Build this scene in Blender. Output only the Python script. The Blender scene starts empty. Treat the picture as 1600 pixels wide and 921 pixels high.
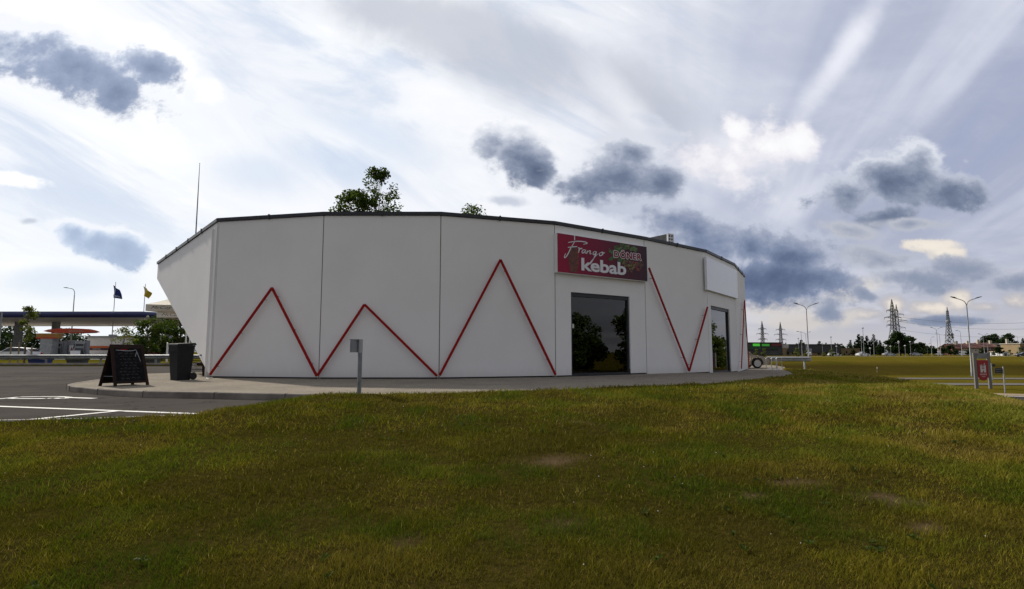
import bpy, bmesh, math, random
import numpy as np
from mathutils import Vector, Matrix
S = bpy.context.scene
C = S.collection
R = math.radians
random.seed(7); RNG = np.random.default_rng(7)

# ------------------------------------------------------------------ camera
F = 900.0; ZC = 0.87; TH = math.atan(89.5/900)
CT, ST = math.cos(TH), math.sin(TH)
cam = bpy.data.cameras.new('camera'); co = bpy.data.objects.new('camera', cam); C.objects.link(co)
cam.sensor_width = 36; cam.lens = F/1600*36; cam.clip_end = 6000; cam.clip_start = 0.05
co.location = (0, 0, ZC); co.rotation_euler = (math.pi/2+TH, 0, 0)
S.camera = co
def ray(u, v):
    X = (u-800)/F; V = (460.5-v)/F
    return X, CT-V*ST, ST+V*CT
def P(u, v, d):            # point seen at photo pixel u,v at depth d
    x, y, z = ray(u, v); s = d/y
    return Vector((x*s, d, ZC+z*s))
def G(u, v, z):            # point seen at pixel u,v on height z
    x, y, zz = ray(u, v); s = (z-ZC)/zz
    return Vector((x*s, y*s, z))

# ------------------------------------------------------------------ light
SUN_AZ, SUN_EL = R(-46), R(36)        # azimuth from +Y, negative = left
SD = Vector((math.sin(SUN_AZ)*math.cos(SUN_EL), math.cos(SUN_AZ)*math.cos(SUN_EL), math.sin(SUN_EL)))
sl = bpy.data.lights.new('sun', 'SUN'); so = bpy.data.objects.new('sun', sl); C.objects.link(so)
sl.energy = 4.4; sl.angle = R(2.0); sl.color = (1.0, 0.93, 0.82)
so.rotation_euler = SD.to_track_quat('Z', 'Y').to_euler()
so.location = (-30, 30, 40)
S.view_settings.view_transform = 'Standard'; S.view_settings.look = 'None'
S.view_settings.gamma = 1; S.view_settings.exposure = 0.12; S.view_settings.use_curve_mapping = False
S.cycles.max_bounces = 6; S.cycles.transparent_max_bounces = 16

# ------------------------------------------------------------------ node helper
class NT:
    def __init__(s, tree): s.t = tree; s.n = tree.nodes; s.l = tree.links
    def node(s, typ, **kw):
        n = s.n.new(typ)
        for k, v in kw.items(): setattr(n, k, v)
        return n
    def put(s, sock, v):
        if isinstance(v, bpy.types.NodeSocket): s.l.new(v, sock)
        elif v is not None: sock.default_value = v
    def m(s, op, a, b=None, c=None, clamp=False):
        n = s.node('ShaderNodeMath', operation=op, use_clamp=clamp)
        for i, x in enumerate((a, b, c)):
            if x is not None: s.put(n.inputs[i], x)
        return n.outputs[0]
    def vm(s, op, a, b=None):
        n = s.node('ShaderNodeVectorMath', operation=op)
        s.put(n.inputs[0], a)
        if b is not None: s.put(n.inputs[3 if op == 'SCALE' else 1], b)
        return n.outputs['Value'] if op in ('DOT_PRODUCT', 'LENGTH', 'DISTANCE') else n.outputs[0]
    def comb(s, x, y, z=0.0):
        n = s.node('ShaderNodeCombineXYZ')
        for i, q in enumerate((x, y, z)): s.put(n.inputs[i], q)
        return n.outputs[0]
    def ss(s, x, a, b, lo=0.0, hi=1.0):
        n = s.node('ShaderNodeMapRange', interpolation_type='SMOOTHSTEP')
        s.put(n.inputs[0], x); n.inputs[1].default_value = a; n.inputs[2].default_value = b
        n.inputs[3].default_value = lo; n.inputs[4].default_value = hi
        return n.outputs[0]
    def lin(s, x, a, b, lo=0.0, hi=1.0):
        n = s.node('ShaderNodeMapRange'); n.clamp = True
        s.put(n.inputs[0], x); n.inputs[1].default_value = a; n.inputs[2].default_value = b
        n.inputs[3].default_value = lo; n.inputs[4].default_value = hi
        return n.outputs[0]
    def mix(s, f, a, b, blend='MIX'):
        n = s.node('ShaderNodeMix', data_type='RGBA', blend_type=blend)
        s.put(n.inputs[0], f)
        for i, q in ((6, a), (7, b)):
            if isinstance(q, (tuple, list)): q = (*q[:3], 1)
            s.put(n.inputs[i], q)
        return n.outputs[2]
    def noise(s, vec, scale, detail=4, rough=.55, dist=0.0, lac=2.0, out=0):
        n = s.node('ShaderNodeTexNoise')
        if vec is not None: s.put(n.inputs['Vector'], vec)
        n.inputs['Scale'].default_value = scale; n.inputs['Detail'].default_value = detail
        n.inputs['Roughness'].default_value = rough; n.inputs['Distortion'].default_value = dist
        n.inputs['Lacunarity'].default_value = lac
        return n.outputs[out]
    def ramp(s, f, stops):
        n = s.node('ShaderNodeValToRGB'); e = n.color_ramp.elements
        s.put(n.inputs[0], f)
        while len(e) < len(stops): e.new(0.5)
        for el, (p, c) in zip(e, stops): el.position = p; el.color = (*c, 1)
        return n.outputs[0]
    def ell(s, vec, cx, cy, rx, ry, rot):       # 1 at the centre of an ellipse, 0 at its rim
        n = s.node('ShaderNodeMapping', vector_type='TEXTURE')
        s.put(n.inputs[0], vec)
        n.inputs[1].default_value = (cx, cy, 0); n.inputs[2].default_value = (0, 0, rot)
        n.inputs[3].default_value = (rx, ry, 1)
        return s.m('SUBTRACT', 1.0, s.vm('LENGTH', n.outputs[0]))

# ------------------------------------------------------------------ sky
def build_sky():
    w = bpy.data.worlds.new('World'); S.world = w; w.use_nodes = True
    w.cycles.sampling_method = 'MANUAL'; w.cycles.sample_map_resolution = 512
    k = NT(w.node_tree); k.n.clear()
    out = k.node('ShaderNodeOutputWorld')
    sky = k.node('ShaderNodeTexSky'); sky.sky_type = 'NISHITA'; sky.sun_disc = False
    sky.sun_elevation = SUN_EL; sky.sun_rotation = SUN_AZ
    tc = k.node('ShaderNodeTexCoord')
    d = k.vm('NORMALIZE', tc.outputs['Generated'])
    sp = k.node('ShaderNodeSeparateXYZ'); k.put(sp.inputs[0], d); x, y, z = sp.outputs
    yc = k.m('MAXIMUM', y, 0.2)
    pp = k.comb(k.m('DIVIDE', x, yc), k.m('DIVIDE', z, yc))
    front = k.ss(y, 0.25, 0.4)
    zz = k.m('ADD', k.m('MAXIMUM', z, 0.0), 0.10)
    L = k.comb(k.m('DIVIDE', x, zz), k.m('DIVIDE', y, zz))
    g = k.m('MAXIMUM', k.vm('DOT_PRODUCT', d, tuple(SD)), 0.0)
    gl = k.ss(g, 0.25, 0.88)
    # thin high cloud veil over the blue
    base = k.mix(gl, (.385, .42, .555), (.86, .885, .93))
    nis = k.mix(1.0, sky.outputs[0], (.085, .085, .085), 'MULTIPLY')
    base = k.mix(0.10, base, nis)
    n1 = k.noise(L, 0.55, 7, .55, .5)
    n1b = k.noise(k.vm('ADD', L, (7.3, 2.1, 0)), 1.7, 6, .6, .6)
    veil = k.ss(k.m('ADD', k.m('MULTIPLY', n1, .75), k.m('MULTIPLY', n1b, .25)), .42, .66)
    white = k.mix(gl, (.64, .67, .77), (1.0, 1.0, 1.0))
    col = k.mix(k.m('MULTIPLY', veil, .85), base, white)
    # grey undersides of the high sheet, centre-top of the photo
    # streaks that run towards the horizon
    mp = k.node('ShaderNodeMapping', vector_type='TEXTURE'); k.put(mp.inputs[0], L)
    mp.inputs[2].default_value = (0, 0, -math.atan(.31)); mp.inputs[3].default_value = (.45, 4.2, 1)
    st = k.noise(mp.outputs[0], 1.0, 5, .5, .25)
    stm = k.ss(st, .46, .64)
    px = k.m('DIVIDE', x, yc)
    stw = k.m('MULTIPLY', k.ss(px, .0, .45), k.ss(z, .10, .25))
    col = k.mix(k.m('MULTIPLY', k.m('MULTIPLY', stm, stw), .70), col, (.76, .78, .86))
    dk = k.ss(st, .50, .30)
    col = k.mix(k.m('MULTIPLY', k.m('MULTIPLY', dk, stw), .42), col, (.27, .325, .50))
    def E(u, v, ru, rv, rot):
        X, Y, Z = ray(u, v)
        sc = 1/Y
        return k.ell(pp, X/Y, Z/Y, ru/F*sc*CT, rv/F*sc*CT, R(-rot))
    def field(lst):
        f = None
        for e in lst:
            q = E(*e); f = q if f is None else k.m('SMOOTH_MAX', f, q, 0.12)
        return f
    # one long bright contrail-like streak
    sk = k.m('MAXIMUM', E(1318, 85, 190, 30, -54), -1.0)
    wob = k.noise(pp, 9, 5, .6)
    sk = k.ss(k.m('ADD', sk, k.m('MULTIPLY', k.m('SUBTRACT', wob, .5), 1.0)), -.05, 1.0)
    col = k.mix(k.m('MULTIPLY', k.m('MULTIPLY', sk, front), .85), col, (.82, .83, .90))
    sk2 = k.m('MAXIMUM', E(1490, 130, 230, 30, -46), -1.0)
    sk2 = k.ss(k.m('ADD', sk2, k.m('MULTIPLY', k.m('SUBTRACT', wob, .5), 1.2)), .0, 1.0)
    col = k.mix(k.m('MULTIPLY', k.m('MULTIPLY', sk2, front), .4), col, (.74, .76, .85))
    # slanting wisps
    wm = k.node('ShaderNodeMapping', vector_type='TEXTURE'); k.put(wm.inputs[0], pp)
    wm.inputs[2].default_value = (0, 0, R(-27)); wm.inputs[3].default_value = (.62, .17, 1)
    wn = k.noise(wm.outputs[0], 1.0, 9, .60, .9)
    wz = k.m('MULTIPLY', k.ss(z, .08, .22), k.ss(k.m('DIVIDE', x, yc), .55, .10, .25, 1.0))
    col = k.mix(k.m('MULTIPLY', k.m('MULTIPLY', k.ss(wn, .52, .34), wz), .62), col, k.mix(gl, (.33, .375, .53), (.50, .60, .77)))
    col = k.mix(k.m('MULTIPLY', k.m('MULTIPLY', k.ss(wn, .52, .68), wz), .60), col, k.mix(gl, (.72, .75, .83), (1.0, 1.0, 1.0)))
    # broad soft grey and white areas
    nb = k.noise(pp, 3.2, 6, .6, .3)
    soft = k.m('ADD', field([(760, 70, 330, 90, 18), (1010, 160, 170, 90, 30), (620, 20, 160, 60, 10)]), k.m('MULTIPLY', k.m('SUBTRACT', nb, .5), 1.6))
    col = k.mix(k.m('MULTIPLY', k.m('MULTIPLY', k.ss(soft, -.1, .7), front), .72), col, (.46, .49, .57))
    soft2 = k.m('ADD', field([(980, 170, 150, 45, 50), (1150, 230, 130, 60, 25), (700, 170, 260, 45, 30), (620, 330, 500, 60, 5), (420, 110, 160, 60, 40)]), k.m('MULTIPLY', k.m('SUBTRACT', nb, .5), 1.8))
    col = k.mix(k.m('MULTIPLY', k.m('MULTIPLY', k.ss(soft2, .0, .9), front), .62), col, (.87, .88, .92))
    soft3 = k.m('ADD', field([(560, 200, 200, 45, 25), (400, 270, 110, 50, 10), (90, 440, 150, 35, 0), (520, 250, 150, 50, 10)]), k.m('MULTIPLY', k.m('SUBTRACT', nb, .5), 1.5))
    col = k.mix(k.m('MULTIPLY', k.m('MULTIPLY', k.ss(soft3, .0, .9), front), .6), col, (.58, .67, .82))
    # warm pale band at the horizon
    hz = k.m('POWER', 2.718, k.m('MULTIPLY', k.m('MAXIMUM', z, 0.0), -14.0))
    hcol = k.mix(gl, (.54, .52, .53), (.84, .89, .93))
    hn = k.noise(k.vm('MULTIPLY', pp, (2.0, 9.0, 1)), 2.2, 5, .6)
    hcol = k.mix(k.m('MULTIPLY', k.ss(hn, .45, .65), .6), hcol, k.mix(gl, (.40, .43, .52), (.74, .82, .90)))
    col = k.mix(hz, col, hcol)
    # cumulus
    npp = k.vm('MULTIPLY', pp, (1.0, 1.25, 1.0))
    warp = k.comb(k.m('SUBTRACT', k.noise(npp, 7.0, 3, .5), .5), k.m('SUBTRACT', k.noise(k.vm('ADD', npp, (3.1, 1.7, .5)), 7.0, 3, .5), .5))
    nw = k.vm('ADD', npp, k.vm('SCALE', warp, .035))
    c1 = k.noise(nw, 7.0, 10, .60)
    c2 = k.noise(k.vm('ADD', nw, (.03, -.05, .3)), 22.0, 8, .62)
    c3 = k.noise(k.vm('ADD', nw, (.41, .23, .7)), 4.5, 6, .55)
    cn = k.m('ADD', k.m('MULTIPLY', k.m('SUBTRACT', c1, .5), 3.6), k.m('MULTIPLY', k.m('SUBTRACT', c2, .5), 1.6))
    cs = k.m('ADD', k.m('MULTIPLY', k.m('SUBTRACT', c3, .5), .9), k.m('MULTIPLY', k.m('SUBTRACT', c1, .5), .5))
    psep = k.node('ShaderNodeSeparateXYZ'); k.put(psep.inputs[0], pp); pzc = psep.outputs[1]
    def bgs(c):
        b = k.node('ShaderNodeBackground'); k.put(b.inputs[0], c); b.inputs[1].default_value = .1; return b.outputs[0]
    def over(a, sh, c):
        mx = k.node('ShaderNodeMixShader'); k.put(mx.inputs[0], a); k.l.new(sh, mx.inputs[1]); k.l.new(bgs(k.mix(1.0, c, (10.0, 10.0, 10.0), 'MULTIPLY')), mx.inputs[2]); return mx.outputs[0]
    col = bgs(k.mix(1.0, col, (10.0, 10.0, 10.0), 'MULTIPLY'))
    def cumulus(col, lst, stops, lo, hi, amp=1.0, shade=0.6, op=1.0, grad=.34):
        f0 = k.m('ADD', k.m('MULTIPLY', field(lst), 1.5), .02)
        f = k.m('ADD', f0, k.m('MULTIPLY', cn, amp))
        a = k.m('MULTIPLY', k.m('MULTIPLY', k.ss(f, lo, hi), front), op)
        v0 = min(e[1]-e[3] for e in lst); v1 = max(e[1]+e[3] for e in lst); mu = sum(e[0] for e in lst)/len(lst)
        za = ray(mu, v0); zb = ray(mu, v1); za = za[2]/za[1]; zb = zb[2]/zb[1]
        gr = k.ss(pzc, za, zb, -grad, grad)
        body = k.ramp(k.m('ADD', k.m('ADD', k.m('MULTIPLY', f, .42), k.m('MULTIPLY', cs, shade)), gr), stops)
        return over(a, col, body)
    # bright heaps
    col = cumulus(col, [(1247, 222, 40, 40, 0), (1200, 228, 55, 52, 20), (1150, 200, 60, 30, 30), (1120, 250, 110, 60, 20)],
                  [(.0, (.66, .68, .76)), (.3, (.80, .78, .83)), (.6, (.92, .92, .93)), (1, (.96, .96, .96))], -.05, .9, 1.1, 1.1, .9, -.25)
    col = cumulus(col, [(1500, 470, 30, 24, 0), (1395, 478, 26, 26, 0), (1480, 398, 36, 14, 0), (1450, 482, 50, 12, 0), (1585, 470, 28, 16, 0), (1350, 492, 50, 12, 0), (1300, 503, 45, 14, 0), (1440, 385, 60, 12, 0), (1360, 398, 30, 10, 0), (1410, 500, 60, 12, 0), (1540, 480, 40, 12, 0)],
                  [(.0, (.44, .44, .48)), (.22, (.55, .52, .52)), (.5, (.78, .71, .62)), (1, (.86, .79, .68))], .0, .85, 1.1, 1.0, .9, -.30)
    col = cumulus(col, [(1215, 480, 90, 26, 0), (1340, 450, 90, 22, -15), (1260, 500, 120, 22, 0)],
                  [(.0, (.66, .63, .60)), (1, (.60, .56, .53))], .0, 1.0, .8, .4, .8)
    # white rims of the left heap
    col = cumulus(col, [(75, 30, 110, 36, 14), (265, 95, 66, 38, 30), (210, 62, 95, 34, 22), (20, 280, 60, 12, 8), (330, 140, 40, 25, 30)],
                  [(.0, (.94, .95, .97)), (.4, (1.0, 1.0, 1.0)), (1, (1.0, 1.0, 1.0))], -.2, .8)
    rim = [(.0, (.86, .88, .93)), (.13, (.58, .64, .76)), (.34, (.34, .40, .54)), (.7, (.235, .29, .42)), (1, (.18, .23, .345))]
    rim2 = [(.0, (.66, .69, .76)), (.18, (.47, .51, .60)), (.42, (.285, .325, .425)), (.70, (.155, .195, .285)), (1, (.10, .13, .205))]
    rim3 = [(.0, (.50, .54, .64)), (.2, (.32, .36, .47)), (.45, (.20, .245, .36)), (.75, (.115, .15, .25)), (1, (.085, .115, .20))]
    low = [(.0, (.46, .48, .55)), (.2, (.37, .40, .485)), (.5, (.27, .31, .41)), (1, (.19, .23, .33))]
    pale = [(.0, (.84, .87, .92)), (.2, (.62, .70, .83)), (.5, (.42, .51, .67)), (1, (.34, .42, .58))]
    col = cumulus(col, [(40, 65, 120, 58, 12), (130, 103, 130, 60, 20), (180, 142, 56, 44, 25), (232, 106, 68, 38, 18)], rim, -.04, .62)
    col = cumulus(col, [(115, 362, 60, 24, 20), (192, 386, 56, 36, 12), (150, 378, 50, 28, 14)], pale, -.02, .50)
    col = cumulus(col, [(45, 345, 22, 8, 0), (1050, 215, 60, 22, 8), (790, 315, 50, 12, 5), (1020, 190, 40, 14, 20)], [(.0, (.60, .64, .73)), (1, (.45, .49, .60))], .0, 1.1, 1, .5, .75)
    col = cumulus(col, [(810, 243, 66, 54, 15), (768, 228, 52, 30, -10), (840, 268, 38, 30, 0)], rim2, -.04, .64)
    col = cumulus(col, [(972, 278, 104, 54, 5), (1030, 288, 54, 44, 0), (905, 292, 55, 34, 0), (985, 238, 60, 34, 0)], rim2, -.04, .64)
    col = cumulus(col, [(1400, 285, 140, 54, -3), (1440, 248, 54, 48, 0), (1325, 305, 76, 38, 0), (1492, 292, 62, 36, 8), (1385, 338, 62, 26, -8)], rim2, -.04, .64)
    col = cumulus(col, [(1060, 345, 125, 44, 12), (1150, 378, 125, 52, 15), (1195, 434, 165, 54, 0), (1285, 434, 76, 34, -8), (1240, 398, 92, 52, 0)], rim3, -.04, .66)
    col = cumulus(col, [(1430, 434, 120, 28, 0), (1375, 405, 80, 28, 0), (1510, 422, 90, 24, 0), (1350, 458, 26, 14, 20), (1295, 487, 26, 34, 0), (1590, 440, 60, 18, 0), (1480, 502, 100, 9, 0), (1330, 360, 70, 16, 10), (1420, 350, 80, 14, 0)], low, .0, .85)
    back = k.ss(y, .25, -.35)
    col = over(k.m('MULTIPLY', back, .88), col, k.mix(k.ss(n1, .35, .65), (.26, .272, .305), (.41, .42, .455)))
    k.l.new(col, out.inputs[0])
build_sky()

# ------------------------------------------------------------------ materials
def mat(name, col, rough=.7, metal=0.0, var=0.0, vscale=4.0, bump=0.0, bscale=60.0, spec=None, emit=None, coord='Object'):
    m = bpy.data.materials.new(name); m.use_nodes = True
    k = NT(m.node_tree); b = k.n['Principled BSDF']
    b.inputs['Base Color'].default_value = (*col, 1); b.inputs['Roughness'].default_value = rough
    b.inputs['Metallic'].default_value = metal
    if spec is not None: b.inputs['Specular IOR Level'].default_value = spec
    if var or bump:
        tc = k.node('ShaderNodeTexCoord').outputs[coord]
    if var:
        n = k.noise(tc, vscale, 6, .6)
        a = tuple(c*(1-var) for c in col); c2 = tuple(min(1, c*(1+var)) for c in col)
        k.l.new(k.mix(k.ss(n, .3, .7), a, c2), b.inputs['Base Color'])
        r = k.lin(n, .3, .7, max(0, rough-.08), min(1, rough+.08)); k.l.new(r, b.inputs['Roughness'])
    if bump:
        bn = k.node('ShaderNodeBump'); bn.inputs['Strength'].default_value = bump; bn.inputs['Distance'].default_value = .02
        k.l.new(k.noise(tc, bscale, 4, .6), bn.inputs['Height']); k.l.new(bn.outputs[0], b.inputs['Normal'])
    if emit:
        b.inputs['Emission Color'].default_value = (*emit[:3], 1); b.inputs['Emission Strength'].default_value = emit[3]
    return m
def leaf_mat(name, c1, c2, scale=1.2, trans=.35):
    m = bpy.data.materials.new(name); m.use_nodes = True
    k = NT(m.node_tree); b = k.n['Principled BSDF']; out = k.n['Material Output']
    geo = k.node('ShaderNodeNewGeometry')
    tc = k.node('ShaderNodeTexCoord').outputs['Object']
    n = k.noise(tc, scale, 4, .6)
    f = k.m('ADD', k.m('MULTIPLY', geo.outputs['Random Per Island'], .5), k.m('MULTIPLY', k.ss(n, .35, .65), .5))
    col = k.mix(f, c1, c2); k.l.new(col, b.inputs['Base Color']); b.inputs['Roughness'].default_value = .7; b.inputs['Specular IOR Level'].default_value = .12
    tr = k.node('ShaderNodeBsdfTranslucent'); k.l.new(k.mix(.5, col, (c2[0]*1.4, c2[1]*1.4, c2[2]*.6)), tr.inputs[0])
    mx = k.node('ShaderNodeMixShader'); mx.inputs[0].default_value = trans
    k.l.new(b.outputs[0], mx.inputs[1]); k.l.new(tr.outputs[0], mx.inputs[2]); k.l.new(mx.outputs[0], out.inputs[0])
    return m
def glass_mat(name, tint, refl=1.0, rough=0.0, ior=1.6):
    m = bpy.data.materials.new(name); m.use_nodes = True
    k = NT(m.node_tree); k.n.clear(); out = k.node('ShaderNodeOutputMaterial')
    t = k.node('ShaderNodeBsdfTransparent'); t.inputs[0].default_value = (*tint, 1)
    g = k.node('ShaderNodeBsdfGlossy'); g.inputs['Roughness'].default_value = rough; g.inputs[0].default_value = (refl, refl, refl, 1)
    fr = k.node('ShaderNodeFresnel'); fr.inputs[0].default_value = ior
    mx = k.node('ShaderNodeMixShader'); k.l.new(fr.outputs[0], mx.inputs[0])
    k.l.new(t.outputs[0], mx.inputs[1]); k.l.new(g.outputs[0], mx.inputs[2]); k.l.new(mx.outputs[0], out.inputs[0])
    return m
M = dict(
    dark_metal=mat('dark_metal', (.028, .030, .034), .45, .3, .25, 6),
    red_paint=mat('red_paint', (.30, .006, .006), .6, 0, .12, 3, .05, spec=.15),
    joint=mat('joint_sealant', (.16, .15, .13), .8),
    plinth=mat('plinth', (.035, .035, .038), .9),
    zinc=mat('galvanised_steel', (.36, .37, .38), .45, .55, .2, 5),
    zinc_dark=mat('weathered_steel', (.20, .21, .22), .5, .5, .25, 5),
    lamp_grey=mat('lamp_grey', (.27, .28, .29), .5, .4, .15, 3),
    lattice=mat('lattice_steel', (.075, .08, .085), .6, .3, .2, .5),
    white=mat('white_paint', (.74, .74, .75), .5, 0, .06, 3),
    gloss_white=mat('gloss_white_acrylic', (.70, .71, .73), .14, 0, .03, 2, .18, 2.2),
    black=mat('black_plastic', (.012, .012, .013), .5),
    rubber=mat('rubber', (.015, .015, .016), .85),
    bin=mat('bin_plastic', (.017, .018, .019), .65, 0, .2, 8, .1, 90, spec=.2),
    wood=mat('dark_stained_wood', (.022, .010, .007), .75, 0, .4, 9, .2, 40, spec=.2),
    chalk_board=mat('chalk_board', (.010, .010, .011), .9, 0, .5, 10, spec=.1),
    chalk=mat('chalk', (.085, .085, .085), .9),
    rope=mat('chain', (.42, .42, .44), .6),
    canvas=mat('cream_canvas', (.70, .64, .53), .85, 0, .1, 2, .1, 30),
    brown_ink=mat('brown_ink', (.05, .03, .02), .8),
    concrete=mat('concrete', (.30, .28, .25), .9, 0, .22, 1.6, .25, 45),
    tan_post=mat('tan_post', (.25, .20, .13), .85),
    blue_block=mat('blue_paint', (.02, .04, .19), .6, 0, .2, 4),
    grey_block=mat('grey_block', (.06, .065, .07), .8, 0, .3, 4),
    orange=mat('orange_paint', (.52, .11, .015), .5, 0, .1, 2),
    orange_red=mat('red_orange_paint', (.40, .045, .01), .5, 0, .1, 2),
    stat_blue=mat('station_blue', (.008, .014, .085), .35, 0, .15, 1),
    soffit=mat('soffit_panels', (.58, .53, .47), .6, 0, .08, .3),
    pump_grey=mat('pump_grey', (.25, .26, .27), .5, 0, .2, 3),
    window_dark=mat('window_dark', (.02, .023, .028), .15),
    car_champagne=mat('champagne_paint', (.33, .28, .21), .28, .5),
    car_white=mat('white_car_paint', (.68, .69, .70), .3),
    car_dark=mat('dark_car_paint', (.03, .035, .045), .3, .2),
    car_silver=mat('silver_car_paint', (.42, .43, .45), .3, .5),
    car_red=mat('red_car_paint', (.25, .02, .02), .3),
    rim=mat('alloy_rim', (.5, .5, .52), .3, .8),
    tail=mat('tail_light', (.35, .01, .01), .2), head=mat('head_light', (.7, .72, .75), .1),
    bark=mat('bark', (.085, .065, .05), .9, 0, .3, 6, .4, 30),
    steel=mat('stainless_steel', (.55, .55, .54), .28, .9),
    brickred=mat('red_roof_tiles', (.095, .033, .022), .85, 0, .25, 1.5),
    darkroof=mat('dark_roof_tiles', (.06, .045, .042), .85, 0, .25, 1.5),
    brick=mat('red_brick', (.17, .08, .06), .9, 0, .25, 1.2),
    plaster=mat('cream_plaster', (.45, .40, .33), .9, 0, .12, .6),
    tanwall=mat('tan_cladding', (.24, .17, .09), .85, 0, .1, .4),
    darkclad=mat('dark_cladding', (.045, .045, .05), .7, 0, .2, .3),
    greenglass=mat('green_tinted_glass', (.03, .10, .05), .2, 0, .4, .4),
    green_sign=mat('green_backlit_sign', (.08, .5, .05), .4, emit=(.10, .72, .05, .33)),
    green_sign_dim=mat('dim_green_sign', (.05, .3, .04), .4, emit=(.05, .35, .03, .3)),
    red_sign_dim=mat('dim_red_sign', (.13, .01, .02), .5),
    aluminium=mat('brushed_aluminium', (.17, .165, .155), .7, .1, .08, 4),
    pylon_red=mat('sign_red', (.29, .008, .014), .4),
    silver_ink=mat('silver_ink', (.55, .55, .55), .5),
    flag_blue=mat('blue_flag', (.01, .03, .13), .8), flag_yellow=mat('yellow_flag', (.60, .42, .02), .8),
    white_line=mat('road_paint', (.55, .54, .50), .8, 0, .25, 7),
    floor_in=mat('interior_floor', (.32, .30, .27), .6), wall_in=mat('interior_wall', (.55, .55, .51), .9),
    leather=mat('black_leather', (.006, .006, .007), .5),
    paper=mat('paper', (.6, .6, .58), .8),
    pink=mat('pink_sticker', (.5, .06, .12), .6),
    roofing=mat('roof_felt', (.05, .05, .052), .9),
    kebab_red=None,
)
L_MAPLE = leaf_mat('maple_leaves', (.022, .045, .006), (.065, .098, .014))
L_DARK = leaf_mat('dark_leaves', (.010, .022, .005), (.028, .052, .010), .5, .25)
L_YOUNG = leaf_mat('young_leaves', (.05, .075, .008), (.12, .14, .02))
L_CON = leaf_mat('conifer_needles', (.008, .017, .006), (.018, .034, .010), .6, .1)
L_PALE = leaf_mat('pale_leaves', (.07, .09, .02), (.14, .16, .04))

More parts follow.
